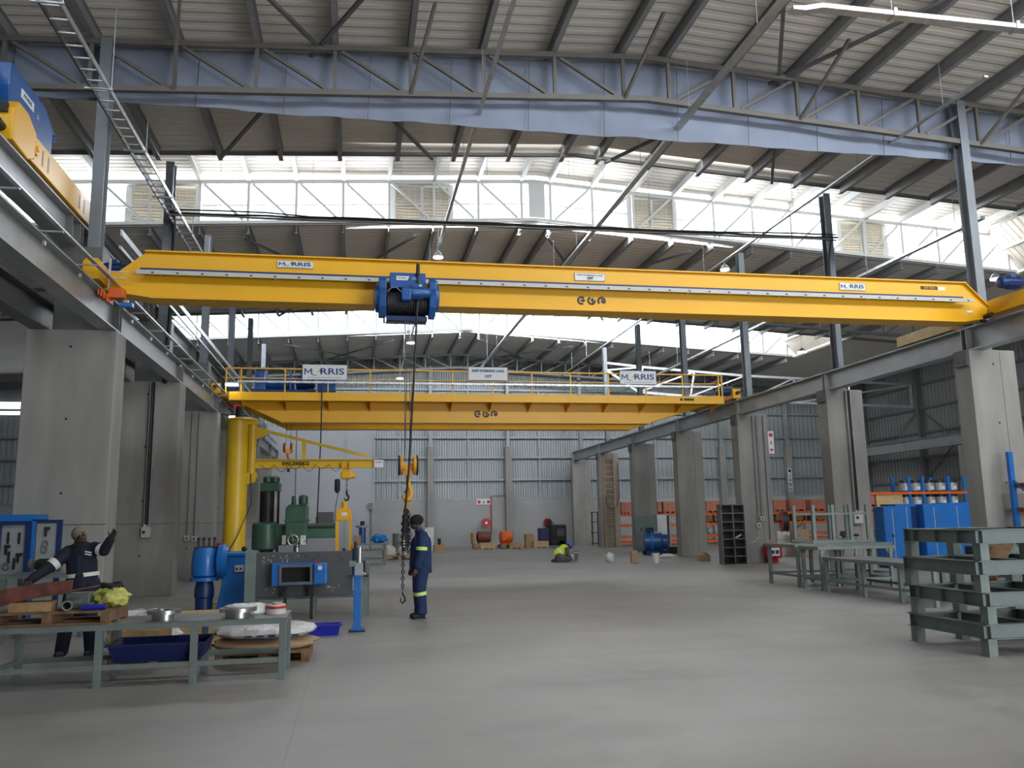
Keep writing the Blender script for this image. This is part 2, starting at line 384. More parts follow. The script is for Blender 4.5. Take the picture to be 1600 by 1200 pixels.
# ---- low roof decks and monitor roofs
def ibeam_mesh(m, x, y0, y1, z, h, b): m.ibeam((x, y0, z+h/2), (x, y1, z+h/2), h, b, .016, .012)
def deck(mb, y0, y1, zf, x0=XL, x1=XR):
    mb.prism([(x0, zf(x0)), (RX, zf(RX)), (x1, zf(x1)), (x1, zf(x1)+.08), (RX, zf(RX)+.08), (x0, zf(x0)+.08)], (0, y0, 0), (1, 0, 0), (0, 0, 1), (0, y1-y0, 0))
lows = [(Y0, 4.3), (9.8, 20.8), (26.3, 37.3), (42.8, YB+.1)]
for i, (a, b) in enumerate(lows):
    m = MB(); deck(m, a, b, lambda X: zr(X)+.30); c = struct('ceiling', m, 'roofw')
    if i == 0: continue
    for x in PX:
        m = MB(); ibeam_mesh(m, x, a, b, zr(x), .30, .11); part('rafter', m, 'rafter', c)
    if i < 3:
        e = b+.05
        m = MB().bar((XL, e, zr(XL)+.26), (RX, e, zr(RX)+.26), .1, .16).bar((RX, e, zr(RX)+.26), (XR, e, zr(XR)+.26), .1, .16); part('edge_channel', m, 'steel', c)
    # flat bracing between the rafters
    for (xa, ya, xb, yb) in ((6.4, a+.4, 11.5, b-.2), (11.6, a+.4, 6.6, b-.2), (-3.6, a+.3, 1.9, b-.2), (1.9, a+.3, -3.4, b-.2)):
        m = MB().bar((xa, ya, zr(xa)-.02), (xb, yb, zr(xb)-.02), .07, .07); part('flat_brace', m, 'steel', c)
mons = [(4.3, 9.8), (20.8, 26.3), (37.3, 42.8)]
MX0, MX1 = -9.6, 23.0
LOUV = [(-7.1, -4.9), (1.05, 3.1), (9.2, 11.0), (17.2, 19.2)]
for i, (a, b) in enumerate(mons):
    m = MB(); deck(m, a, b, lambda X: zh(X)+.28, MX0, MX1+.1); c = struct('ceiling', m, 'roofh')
    for xa, xb in ((XL, MX0-1.6), (MX1+1.6, XR)):
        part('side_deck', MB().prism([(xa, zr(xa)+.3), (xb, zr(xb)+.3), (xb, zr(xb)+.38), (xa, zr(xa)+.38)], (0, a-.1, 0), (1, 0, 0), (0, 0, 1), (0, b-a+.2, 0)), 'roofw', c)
    if i:
        for x in PX:
            if x < MX1: m = MB(); ibeam_mesh(m, x, a, b, zh(x), .28, .12); part('rafter', m, 'whitepaint', c)
    # sloping end cheeks of the monitor
    for s, xe in ((1, MX1), (-1, MX0)):
        m = MB().prism([(xe, zh(xe)+.3), (xe+1.7*s, zr(xe)+.2), (xe+1.7*s+.08*s, zr(xe)+.2), (xe+.08*s, zh(xe)+.34)], (0, a, 0), (1, 0, 0), (0, 0, 1), (0, b-a, 0)); part('end_cheek', m, 'roofh', c)
        m = MB()
        for t in (.1, .5, .95):
            x = xe+1.7*s*t-.05*s; z = zh(xe)+.3+(zr(xe)+.2-zh(xe)-.3)*t; m.bar((x, a, z), (x, b, z), .08, .1)
        part('cheek_girt', m, 'whitepaint', c)
# ---- glazing of the monitors: window_<n>
def strip(name, y, face, n, detail=True):
    w = struct(name, MB().bar((MX0, y, zr(MX0)+.33), (RX, y, zr(RX)+.33), .12, .14).bar((RX, y, zr(RX)+.33), (MX1+1.2, y, zr(MX1+1.2)+.33), .12, .14)
        .bar((MX0, y, zh(MX0)+.03), (RX, y, zh(RX)+.03), .12, .16).bar((RX, y, zh(RX)+.03), (MX1, y, zh(MX1)+.03), .12, .16), 'whitepaint')
    yg = y+.12*(-face)
    # mid rail
    part('glazing_rail', MB().bar((MX0, yg, zr(MX0)+.98), (RX, yg, zr(RX)+.98), .05, .06).bar((RX, yg, zr(RX)+.98), (MX1, yg, zr(MX1)+.98), .05, .06), 'whitepaint', w)
    xs = [MX0]
    if detail:
        for l in LOUV: xs += list(l)
    xs.append(MX1+1.6)
    for k in range(0, len(xs), 2):
        x0, x1 = xs[k], xs[k+1]; brk = [x0]+([RX] if x0 < RX < x1 else [])+[x1]
        m = MB()
        for p, q in zip(brk, brk[1:]):
            top = lambda x: min(zh(x), zh(MX1)-(x-MX1)*.85) if x > MX1 else zh(x)
            m.prism([(p, zr(p)+.38), (q, zr(q)+.38), (q, max(top(q), zr(q)+.4)), (p, top(p))], (0, yg+.02, 0), (1, 0, 0), (0, 0, 1), (0, .012, 0))
        part('pane', m, 'glass', w)
    if detail:
        for (a_, b_) in LOUV:
            m = MB(); zb = zr((a_+b_)/2)+.4; zt = zh((a_+b_)/2)+.0
            for j in range(13):
                z = zb+(zt-zb)*j/12.5
                m.obox(((a_+b_)/2, yg+.05, z+.04), b_-a_-.3, .015, .15, Matrix.Rotation(R(-24), 3, 'X'))
            lv = part('louvre_panel', m, LM, w)
            part('louvre_frame', MB().box(a_-.02, a_+.16, yg-.03, yg+.09, zb-.06, zt+.06).box(b_-.16, b_+.02, yg-.03, yg+.09, zb-.06, zt+.06).box((a_+b_)/2-.05, (a_+b_)/2+.05, yg-.03, yg+.09, zb, zt), 'whitepaint', w)
            m = MB()
            for j in range(9): x = a_+.2+(b_-a_-.4)*j/8; m.bar((x, yg-.035, zb), (x, yg-.035, zt), .012)
            for j in range(7): z = zb+(zt-zb)*j/6; m.bar((a_+.2, yg-.035, z), (b_-.2, yg-.035, z), .012)
            part('bird_mesh', m, 'whitepaint', w)
    return w
LM = mat('louvre_beige', (.40, .36, .285), .6)
strip('window_1', 26.3, -1, 1); strip('window_2', 42.8, -1, 2, False)
strip('window_3', 20.85, 1, 3, False); strip('window_4', 37.35, 1, 4, False); strip('window_5', 9.75, -1, 5, False); strip('window_6', 4.35, 1, 6, False)
w7 = struct('window_7', MB().box(-20, -16, 49.9, 49.99, 7.66, 7.74).box(-20, -16, 49.9, 49.99, 8.46, 8.54), 'steel_l')
part('pane', MB().box(-20, -16, 49.93, 49.96, 7.74, 8.46), mat('daylit_pane', (.9, .95, 1.0), .4, emit=2.5), w7)
# gusset at the ridge of the second glazing
part('ridge_panel', MB().box(5.65, 6.15, 42.62, 42.66, zr(RX)+.4, zh(RX)), 'whitepaint', bpy.data.objects['window_2'])
part('ridge_panel', MB().box(5.65, 6.2, 26.12, 26.16, zr(RX)+.4, zh(RX)), 'whitepaint', bpy.data.objects['window_1'])

# ---- roof trusses running across the bay
def truss(y, zt, zb, mt, label, ch=.11, web=.07, flip=RX, braces=0, x0=None, x1=None, cat='roof truss'):
    xs = [x for x in PX if (x0 is None or x > x0) and (x1 is None or x < x1)]
    t = thing('roof_truss', (RX, y, zb(RX)-.2), label, cat)
    for nm, zf in (('top_chord', zt), ('bottom_chord', zb)):
        a, b = xs[0]-.3, xs[-1]+.3
        m = MB().bar((a, y, zf(a)), (RX, y, zf(RX)), ch, ch).bar((RX, y, zf(RX)), (b, y, zf(b)), ch, ch); part(nm, m, mt, t)
    for x in xs:
        m = MB().bar((x, y, zb(x)), (x, y, zt(x)), web, web, (0, 1, 0)); part('upright', m, mt, t)
    for p, q in zip(xs, xs[1:]):
        if q-p < 1.1: continue
        if p < flip: a, b = (p+.12, zt(p)-.05), (q-.15, zb(q)+.06)
        else: a, b = (q-.12, zt(q)-.05), (p+.15, zb(p)+.06)
        m = MB().bar((a[0], y, a[1]), (b[0], y, b[1]), web*.9, web*.9, (0, 1, 0)); part('diagonal', m, mt, t)
    if braces:
        for x in xs[::braces]:
            m = MB().bar((x, y-.02, zb(x)-.02), (x+.35, y-1.5, zr(x)+.02), .06, .06); part('knee_brace', m, mt, t)
    return t
truss(15.4, lambda X: zr(X)-.07, lambda X: zr(X)-1.0, 'truss', 'nearest dark grey roof truss in front of the blue-grey curtain', braces=3)
truss(31.9, lambda X: zr(X)-.07, lambda X: zr(X)-.95, 'steel', 'grey roof truss under the low roof between the two glazed strips')
truss(26.18, lambda X: zh(X)-.02, lambda X: zr(X)+.33, 'whitepaint', 'pale truss standing across the nearer bright glazed strip', ch=.10, web=.085)
truss(42.68, lambda X: zh(X)-.02, lambda X: zr(X)+.33, 'steel_l', 'pale truss standing across the farther bright glazed strip', ch=.12, web=.10)
truss(47.5, lambda X: zr(X)-.07, lambda X: zr(X)-.85, 'steel', 'last grey roof truss just in front of the back wall')
# valley truss of the neighbouring bay, seen beyond the right columns
t = thing('lattice_truss', (19, 43.0, 8.2), 'light grey lattice truss with stepped bottom chord right of the steel posts', 'truss')
pts_t = [(13.42, 9.9), (15.5, 9.7), (18.5, 9.5), (21.5, 9.3), (24.5, 9.2), (31.9, 8.9)]
pts_b = [(13.42, 9.5), (15.2, 8.3), (18.2, 8.1), (21.5, 7.9), (24.5, 7.8), (31.9, 7.6)]
m = MB(); [m.bar((p[0], 43.0, p[1]), (q[0], 43.0, q[1]), .13) for p, q in zip(pts_t, pts_t[1:])]; part('top_chord', m, 'steel_l', t)
m = MB(); [m.bar((p[0], 43.0, p[1]), (q[0], 43.0, q[1]), .13) for p, q in zip(pts_b, pts_b[1:])]; part('bottom_chord', m, 'galv', t)
for p, q in zip(pts_t, pts_b): part('upright', MB().bar((p[0], 43.0, p[1]), (q[0], 43.0, q[1]), .09), 'galv', t)
for p, q in zip(pts_t[1:], pts_b): part('diagonal', MB().bar((p[0], 43.0, p[1]), (q[0], 43.0, q[1]), .08), 'galv', t)

# ---- blue-grey smoke curtain hanging behind the near truss
def cur(u, v):
    x = -13.5+37.5*u; zt = zr(x)+.05; zb = 9.50+.008*math.sin(x*1.7)+.006*math.sin(x*7)
    z = zb+(zt-zb)*v
    dy = .05*math.sin(x*2.1+2*math.sin(v*5+x))*(1-v*.5)+.07*noise.noise(Vector((x*.9, z*1.6, 3)))+.05*noise.noise(Vector((x*2.5+z*2, z*2.3, 9)))
    return (x, 15.76+dy*.55, z)
solo('smoke_curtain', MB().sheet(cur, 260, 16, (0, .006, 0)), 'cloth', 'long blue-grey cloth curtain hanging from the near roof truss', 'curtain', smooth=True)
o = bpy.data.objects['smoke_curtain']
m = MB()
for k in range(24):
    x = -12.8+1.62*k; m.bar((x, 15.64, 9.42), (x+.05, 15.62, zr(x)-.1), .012)
part('seam', m, 'steel_d', o)

# ---- concrete pillars with steel posts
ROWN = ['nearest', 'second', 'third', 'fourth', 'fifth', 'sixth', 'seventh']
YP = [15.15+5.5*k for k in range(7)]
def holes(x0, x1, y, n):
    m = MB()
    for k in range(n): m.tube((x0+(x1-x0)*.5, y+.01, .9+1.25*k), (x0+(x1-x0)*.5, y-.004, .9+1.25*k), .022, n=10)
    return m
for k, y in enumerate(YP):
    if k > 0 or True:
        d = .48
        c = build('concrete_pillar', MB().box(12.7, 13.8, y, y+d, 0, 4.95), 'concrete', None, bevel=.015, cat='pillar',
                  label='%s tall grey concrete pillar of the right-hand row, counted from the viewer' % ROWN[k])
        part('form_tie', holes(12.7, 13.8, y, 4), 'dark', c)
        part('panel_joint', MB().box(13.42, 13.43, y-.003, y+.01, 0, 4.9), 'steel_d', c)
        if k == 6: left = False
        else: left = True
        c = None if not left else build('concrete_pillar', MB().box(-5.55, -4.1, y, y+.62, 0, 4.95), 'concrete', None, bevel=.015, cat='pillar',
                  label='%s wide grey concrete pillar of the left-hand row, counted from the viewer' % ROWN[k])
        if left: part('form_tie', holes(-5.55, -4.1, y, 4), 'dark', c)
        if left: part('casting_line', MB().box(-5.55, -4.1, y-.003, y+.01, 1.62, 1.635), 'steel_d', c)
        st = None if not left else build('column_stub', MB().box(-5.16, -4.42, y+.05, y+.5, 4.95, 6.45), 'steel', None, bevel=.01, cat='bracket',
                   label='grey box bracket standing on the %s left pillar' % ROWN[k])
    ytop = y+.3
    inlow = any(a <= ytop <= b for a, b in lows)
    for X, zb, side in ((13.32, 4.95, 'right'), (-4.62, 6.45, 'left')):
        if k == 6 and side == 'left': continue
        zt = zr(X)-.02
        c = build('steel_post', MB().ibeam((X, ytop, zb), (X, ytop, zt), .26, .2, .016, .012, (0, 1, 0)), 'post', None, cat='post',
                  label='%s grey steel roof post standing on the %s row of pillars' % (ROWN[k], side))
        part('base_plate', MB().box(X-.17, X+.17, ytop-.19, ytop+.19, zb, zb+.03), 'steel', c)
# pillars of the outer rows
for k, y in enumerate(YP):
    if k in (1, 2, 3, 4):
        build('concrete_pillar', MB().box(30.3, 31.4, y, y+.5, 0, 4.9), 'concrete', None, bevel=.015, cat='pillar',
              label='%s pillar of the far right aisle under its own runway beam' % ROWN[k])
t = thing('crane_runway', (30.6, 31, 4.9), 'grey runway beam along the far right aisle wall', 'runway beam')
part('beam', MB().ibeam((30.6, 12, 5.25), (30.6, 49.5, 5.25), .6, .3, .03, .02), 'steel_l', t)
# back wall columns
for i, x in enumerate((4.4, 9.1, at(1130, 750, 49.6).x, at(1234, 750, 49.6).x)):
    c = build('wall_column', MB().box(x-.19, x+.19, YB-.55, YB-.17, 0, 5.9), 'concrete', None, bevel=.01, cat='column',
              label=['slim concrete column on the back wall behind the chain', 'slim concrete column on the back wall right of the hose reel', 'slim concrete column on the back wall behind the dark pigeonhole unit', 'slim concrete column on the back wall bearing the black and white sign strip'][i])
    part('steel_post', MB().ibeam((x, YB-.35, 5.9), (x, YB-.35, zr(x)-.3), .22, .18, .014, .01, (0, 1, 0)), 'steel_l', c)

# ---- runways
def stiff(x, ys, z0, z1, w, mt, t):
    for y in ys: part('stiffener', MB().box(x-w/2, x+w/2, y-.008, y+.008, z0, z1), mt, t)
# right
t = thing('crane_runway', (12.95, 30, 4.95), 'long grey runway beam on the right row of pillars', 'runway beam')
for k in range(-1, 7):
    a = 15.39+5.5*k if k >= 0 else 8.0; b = 15.39+5.5*(k+1); b = min(b, 48.6)
    if k == -1: b = 15.38
    part('beam', MB().ibeam((12.93, a, 5.20), (12.93, b-.01, 5.20), .50, .30, .025, .016), 'steel_l', t)
    stiff(12.93, [a+.06, b-.07], 4.98, 5.42, .28, 'steel_l', t)
part('rail', MB().box(12.90, 12.96, 8, 48.6, 5.45, 5.5), 'steel', t)
part('surge_angle', MB().box(13.08, 13.14, 8, 48.6, 5.04, 5.07), 'steel', t)
for k, y in enumerate(YP[:6]):
    part('bearing_bracket', MB().box(12.64, 12.7, y+.02, y+.4, 4.62, 4.95).tube((12.63, y+.12, 4.72), (12.66, y+.12, 4.72), .025, n=8).tube((12.63, y+.3, 4.72), (12.66, y+.3, 4.72), .025, n=8), 'steel_d', t)
# left inner
t = thing('crane_runway', (-4.25, 30, 4.95), 'lower grey runway beam on the inner edge of the left pillars', 'runway beam')
for k in range(-1, 6):
    a = 15.42+5.5*k if k >= 0 else 7.0; b = min(15.42+5.5*(k+1), 46.8)
    if k == -1: b = 15.41
    part('beam', MB().ibeam((-4.25, a, 5.20), (-4.25, b-.01, 5.20), .50, .28, .025, .016), 'steel_l', t)
    stiff(-4.25, [a+.06, b-.07], 4.98, 5.42, .26, 'steel', t)
part('rail', MB().box(-4.28, -4.22, 7, 46.8, 5.45, 5.5), 'steel', t)
for i in range(4):
    x = -4.02+.0*i; part('conductor_bar', MB().bar((-4.06+.05*i, 8, 5.66-.0*i-.035*i), (-4.06+.05*i, 44, 5.66-.035*i), .022, .022), 'galv', t)
for j in range(24):
    mm = MB(); y = 8.6+1.5*j; mm.bar((-4.25, y, 5.50), (-3.88, y, 5.50), .03, .02).bar((-4.11, y, 5.3), (-4.11, y, 5.36), .035, .05)
    part('bar_support', mm, 'galv', t)
# left outer and upper
t = thing('crane_runway', (-5.36, 30, 4.95), 'lower runway beam on the outer edge of the left pillars', 'runway beam')
part('beam', MB().ibeam((-5.36, 6, 5.2), (-5.36, 46.8, 5.2), .50, .28, .025, .016), 'steel', t)
t = thing('crane_runway', (-4.98, 30, 6.45), 'upper grey runway beam above the left pillars carrying the blue hoist crane', 'runway beam')
for k in range(-1, 6):
    a = 15.42+5.5*k if k >= 0 else 7.0; b = min(15.42+5.5*(k+1), 46.8)
    if k == -1: b = 15.41
    part('beam', MB().ibeam((-4.98, a, 6.70), (-4.98, b-.01, 6.70), .50, .28, .025, .016), 'steel_l', t)
    stiff(-4.98, [a+.06, a+.5, b-.07, b-.5], 6.48, 6.92, .26, 'steel', t)
part('rail', MB().box(-5.01, -4.95, 7, 46.8, 6.95, 7.0), 'steel', t)
mm = MB()
part('walkway_channel', MB().bar((-4.33, 15.9, 6.98), (-4.33, 36, 6.98), .035, .12).bar((-4.62+.28, 15.9, 6.7), (-4.34, 36, 6.7), .035, .06), 'galv', t)
# ================================================================== CRANES
def sign(parent, x0, x1, z0, z1, y, kind, name='sign_board'):
    w, h = x1-x0, z1-z0
    s = part(name, MB().box(x0, x1, y-.02, y, z0, z1), 'white', parent, label='white sign plate')
    part('border', MB().box(x0, x1, y-.022, y-.02, z0, z0+h*.03).box(x0, x1, y-.022, y-.02, z1-h*.03, z1).box(x0, x0+h*.03, y-.022, y-.02, z0, z1).box(x1-h*.03, x1, y-.022, y-.02, z0, z1), 'steel_d', s)
    cx, cz = (x0+x1)/2, (z0+z1)/2
    if kind == 'maker':
        u = w/10
        mh = min(h*.5, w*.145); mw = w*.17; st_ = mw*.16
        part('lettering', MB().prism([(0, 0), (st_, 0), (st_, mh*.68), (mw*.5, mh*.2), (mw-st_, mh*.68), (mw-st_, 0), (mw, 0), (mw, mh), (mw-st_, mh), (mw*.5, mh*.45), (st_, mh), (0, mh)], (x0+u*.5, y-.026, cz+h*.03-mh/2), (1, 0, 0), (0, 0, 1), (0, .004, 0)), 'lettering', s)
        text('lettering', 'RRIS', min(h*.72, w*.2), (x0+u*6.6, y-.024, cz+h*.03), FRONT, 'lettering', s, fit=w*.53, bold=w*.004)
        part('logo_mark', MB().prism([(0, 0), (.10*w, 0), (.10*w, .012*w), (.012*w, .012*w), (.012*w, .05*w), (0, .05*w)], (x0+u*2.3, y-.026, cz-h*.22), (1, 0, 0), (0, 0, 1), (0, .004, 0)), 'lettering', s)
        part('logo_mark', MB().prism([(0, 0), (.12*w, 0), (.12*w, .03*w), (.07*w, .03*w), (.07*w, .075*w), (.045*w, .075*w), (.045*w, .03*w), (0, .015*w)], (x0+u*3.3, y-.026, cz+h*.02), (1, 0, 0), (0, 0, 1), (0, .004, 0)), LOGO, s)
        part('strapline', MB().box(x0+w*.12, x1-w*.12, y-.023, y-.02, z0+h*.13, z0+h*.17), 'steel_l', s)
    elif kind == 'swl10':
        text('lettering', 'SAFE WORKING LOAD', h*.27, (cx, y-.024, cz+h*.22), FRONT, 'lettering', s, fit=w*.85)
        text('lettering', '10T', h*.42, (cx, y-.024, cz-h*.18), FRONT, 'blackink', s, sx=1.25, bold=.004)
    elif kind == 'swl15':
        text('lettering', 'SAFE WORKING LOAD', h*.24, (cx, y-.024, cz+h*.2), FRONT, 'lettering', s, fit=w*.82, bold=.006)
        text('lettering', '15T', h*.26, (cx, y-.024, cz-h*.2), FRONT, 'lettering', s, sx=1.3, bold=.006)
    return s
LOGO = mat('logo_yellow_green', (.45, .55, .12), .5)
def roundels(parent, x, z, y, s):
    """black direction marks: open rings with an arrow in each"""
    for i, a0 in enumerate((40, 110, -30)):
        cx = x+s*1.15*i; m = MB(); pts = []
        n = 16; r0, r1 = s*.27, s*.5
        a = [R(a0+k*260/n) for k in range(n+1)]
        poly = [(math.cos(t)*r1, math.sin(t)*r1) for t in a]+[(math.cos(t)*r0, math.sin(t)*r0) for t in a[::-1]]
        m.prism(poly, (cx, y-.004, z), (1, 0, 0), (0, 0, 1), (0, .004, 0))
        d = [(0, .5), (.32, 0), (.12, 0), (.12, -.3), (-.12, -.3), (-.12, 0), (-.32, 0)]
        rr = (R(-90), R(0), R(-150))[i]
        m2 = MB().prism([((p*math.cos(rr)-q*math.sin(rr))*s*.8, (p*math.sin(rr)+q*math.cos(rr))*s*.8) for p, q in d], (cx+s*.1, y-.006, z), (1, 0, 0), (0, 0, 1), (0, .004, 0))
        part('direction_mark', m, 'blackink', parent); part('direction_arrow', m2, 'blackink', parent)

def wheelbox(t, x, y0, y1, z0, z1, w, mt='yellow'):
    c = part('end_carriage', MB().box(x-w/2, x+w/2, y0, y1, z0, z1), mt, t, bevel=.01)
    for yy in (y0+.18, y1-.18):
        part('wheel', MB().tube((x-.05, yy, z0+.06), (x+.05, yy, z0+.06), .11, n=20), 'steel_d', c)
        part('wheel_plate', MB().tube((x+w/2, yy, z0+.14), (x+w/2+.02, yy, z0+.14), .09, n=16), mt, c)
    return c
def motor(parent, p, axis, L, r, mt='dblue', n=20, box=True):
    a = Vector(axis).normalized(); p = Vector(p)
    m = MB().lathe([(r*.7, 0), (r*.95, .02), (r, .04), (r, L*.7), (r*.92, L*.72), (r*.92, L*.95), (r*.6, L)], p, a, n)
    for k in range(10):
        ang = 2*math.pi*k/10; u = Vector((0, 0, 1)) if abs(a.z) < .9 else Vector((1, 0, 0)); x = a.cross(u).normalized(); y = a.cross(x)
        d = x*math.cos(ang)+y*math.sin(ang); m.bar(p+a*.06+d*r*1.03, p+a*(L*.66)+d*r*1.03, r*.07, r*.14, d)
    o = part('drive_motor', m, mt, parent, smooth=True)
    if box:
        u = Vector((0, 0, 1)) if abs(a.z) < .9 else Vector((0, -1, 0)); c = p+a*L*.4+u*r*1.15
        part('terminal_box', MB().obox(c, r*1.0, r*1.0, r*.7, Matrix.Identity(3)), mt, o)
    return o

# ---- near crane -----------------------------------------------------------
yf = 14.6
cr = thing('overhead_crane', (4.3, 14.8, 5.4), 'near single yellow overhead crane girder crossing the whole bay', 'crane')
prof = [(-4.20, 5.52), (-3.45, 5.43), (12.15, 5.41), (12.72, 5.50), (12.80, 5.72), (12.28, 6.21), (-3.56, 6.21), (-3.98, 5.86), (-4.20, 5.84)]
part('girder', MB().prism(prof, (0, yf, 0), (1, 0, 0), (0, 0, 1), (0, .34, 0)), 'yellow', cr, bevel=.008)
part('top_flange', MB().box(-3.57, 12.3, yf-.06, yf+.40, 6.21, 6.235), 'yellow', cr)
part('bottom_flange', MB().box(-3.45, 12.15, yf-.07, yf+.41, 5.39, 5.415), 'yellow', cr)
part('runner_flange', MB().prism([(-3.45, 5.40), (-4.2, 5.50), (-4.2, 5.52), (-3.45, 5.42)], (0, yf-.07, 0), (1, 0, 0), (0, 0, 1), (0, .48, 0)), 'yellow', cr)
part('runner_flange', MB().prism([(12.15, 5.39), (12.74, 5.48), (12.74, 5.50), (12.15, 5.42)], (0, yf-.07, 0), (1, 0, 0), (0, 0, 1), (0, .48, 0)), 'yellow', cr)
part('sloped_flange', MB().bar((12.28, yf+.17, 6.22), (12.82, yf+.17, 5.71), .46, .02), 'yellow', cr)
sign(cr, -1.39, -.77, 6.02, 6.15, yf, 'maker'); sign(cr, 4.0, 4.59, 5.98, 6.13, yf, 'swl10'); sign(cr, 9.45, 10.02, 5.98, 6.13, yf, 'maker')
pl = part('number_plate', MB().box(11.28, 11.66, yf-.006, yf, 6.06, 6.13), 'blackink', cr); text('lettering', '10T:N16', .075, (11.47, yf-.009, 6.095), FRONT, 'yellow', pl)
part('data_plate', MB().box(11.68, 11.84, yf-.006, yf, 6.05, 6.12), 'white', cr)
roundels(cr, 4.12, 5.60, yf, .17)
part('cable_track', MB().box(-3.63, 12.31, yf-.17, yf-.11, 5.80, 5.83), 'galv', cr, label='galvanised cable track')
part('cable_chain', MB().box(-3.60, 12.1, yf-.17, yf-.05, 5.845, 5.885), 'tub', cr, label='dark flat cable chain in the track')
m = MB().box(-3.66, 12.33, yf-.18, yf-.165, 5.775, 5.85); part('track_side', m, 'whitepaint', cr)
for k in range(40):
    x = -3.4+.4*k; part('track_bolt', MB().box(x-.02, x+.02, yf-.19, yf-.18, 5.795, 5.815), 'dark', cr)
for k in range(9): x = -3.3+1.9*k; part('track_bracket', MB().bar((x, yf-.15, 5.80), (x, yf+.01, 5.80), .04, .02), 'galv', cr)
# end carriages
c1 = part('end_carriage', MB().box(-4.38, -4.12, 14.05, 15.9, 5.56, 5.86), 'yellow', cr, bevel=.01)
part('wheel', MB().tube((-4.3, 14.25, 5.60), (-4.2, 14.25, 5.60), .10, n=18), 'steel_d', c1)
part('wheel', MB().tube((-4.3, 15.7, 5.60), (-4.2, 15.7, 5.60), .10, n=18), 'steel_d', c1)
part('drive_bracket', MB().prism([(-.16, -.1), (.16, -.1), (.16, .14), (.08, .22), (-.1, .22), (-.16, .14)], (-4.50, 14.93, 5.96), (1, 0, 0), (0, 0, 1), (0, .06, 0)), 'yellow', c1)
part('drive_hub', MB().tube((-4.52, 14.94, 6.0), (-4.52, 14.9, 6.0), .07, n=16), 'dark', c1)
motor(c1, (-4.34, 14.98, 5.99), (1, 0, 0), .46, .115)
part('guard_rail', MB().bar((-4.3, 14.35, 5.78), (-3.75, 14.35, 5.77), .02).bar((-4.3, 14.35, 5.68), (-3.8, 14.35, 5.665), .02).bar((-4.05, 14.35, 6.0), (-4.05, 14.35, 5.45), .03), 'galv', cr)
part('collector_box', MB().box(-4.02, -3.78, 14.22, 14.40, 5.30, 5.46), 'orange', cr, bevel=.01)
for k in range(4):
    part('current_collector', MB().box(-4.17+.045*k, -4.145+.045*k, 14.18, 14.5, 5.34-.035*k, 5.45-.035*k).bar((-4.16+.045*k, 14.3, 5.34), (-4.12+.045*k, 14.3, 5.26), .02), 'orange', cr)
part('work_light', MB().box(-3.86, -3.66, 14.3, 14.42, 5.18, 5.24), 'bblue', cr)
c2 = part('end_carriage', MB().box(12.80, 13.06, 13.1, 15.6, 5.56, 5.86), 'yellow', cr, bevel=.01)
part('wheel', MB().tube((12.88, 13.35, 5.60), (12.98, 13.35, 5.60), .10, n=18), 'steel_d', c2)
part('wheel', MB().tube((12.88, 15.35, 5.60), (12.98, 15.35, 5.60), .10, n=18), 'steel_d', c2)
motor(c2, (12.85, 13.75, 6.0), (-1, 0, 0), .0+.5, .12)
part('buffer', MB().tube((12.62, 14.5, 5.50), (12.62, 14.3, 5.50), .05, n=14).tube((12.55, 14.55, 5.42), (12.66, 14.55, 5.42), .035, n=12), 'black', cr)
part('limit_plate', MB().box(12.28, 12.42, yf-.01, yf, 5.60, 5.64), 'white', cr)
# timber block on the right runway
solo('timber_block', MB().box(12.80, 13.02, 15.75, 17.6, 5.50, 5.74), 'ply', 'pale timber block lying on the right runway beam behind the near crane', 'timber', bevel=.008)

# ---- hoist on near crane --------------------------------------------------
H0 = 14.2
h = thing('rope_hoist', (.82, H0, 5.0), 'blue rope hoist hanging under the near yellow crane girder', 'hoist')
part('control_box', MB().box(.55, 1.17, H0-.18, H0+.16, 5.57, 5.84), 'blue', h, bevel=.012)
pl = part('maker_plate', MB().prism([(0, 0), (.19, 0), (.225, .075), (0, .075)], (.66, H0-.19, 5.70), (1, 0, 0), (0, 0, 1), (0, .008, 0)), 'white', h)
text('lettering', 'MORRIS', .045, (.755, H0-.192, 5.737), FRONT, 'lettering', pl)
text('rating', '10t', .075, (.97, H0-.184, 5.735), FRONT, 'white', h)
part('warning_label', MB().box(1.02, 1.10, H0-.186, H0-.18, 5.60, 5.635), 'white', h)
capp = [(-.30, 0), (-.34, .1), (-.34, .22), (-.28, .32), (.20, .32), (.28, .26), (.28, .02), (.2, -.2), (.08, -.34), (-.12, -.34), (-.24, -.2)]
part('gear_cover', MB().prism([(y, z) for y, z in capp], (.36, H0, 5.42), (0, 1, 0), (0, 0, 1), (.13, 0, 0)), 'blue', h, bevel=.02)
part('drum_cover', MB().prism([(y, z) for y, z in capp], (1.22, H0, 5.42), (0, 1, 0), (0, 0, 1), (.12, 0, 0)), 'blue', h, bevel=.02)
part('end_cap', MB().lathe([(.26, 0), (.24, .05), (.12, .08)], (.36, H0, 5.42), (-1, 0, 0), 20), 'blue', h, smooth=True)
part('end_cap', MB().lathe([(.26, 0), (.24, .05), (.12, .08)], (1.34, H0, 5.45), (1, 0, 0), 20), 'blue', h, smooth=True)
part('rope_drum', MB().lathe([(.2, 0)]+[(.2+.006*(i % 2), .02*i) for i in range(1, 36)]+[(.2, .72)], (.5, H0+.02, 5.34), (1, 0, 0), 24), 'dark', h)
part('frame_plate', MB().box(.5, 1.2, H0-.06, H0+.24, 5.02, 5.10).box(.5, 1.2, H0+.2, H0+.24, 5.1, 5.6), 'dblue', h)
motor(h, (.78, H0-.27, 5.46), (1, 0, 0), .48, .1, 'blue')
part('gearbox', MB().box(.74, .9, H0-.38, H0-.12, 5.30, 5.52), 'blue', h, bevel=.02)
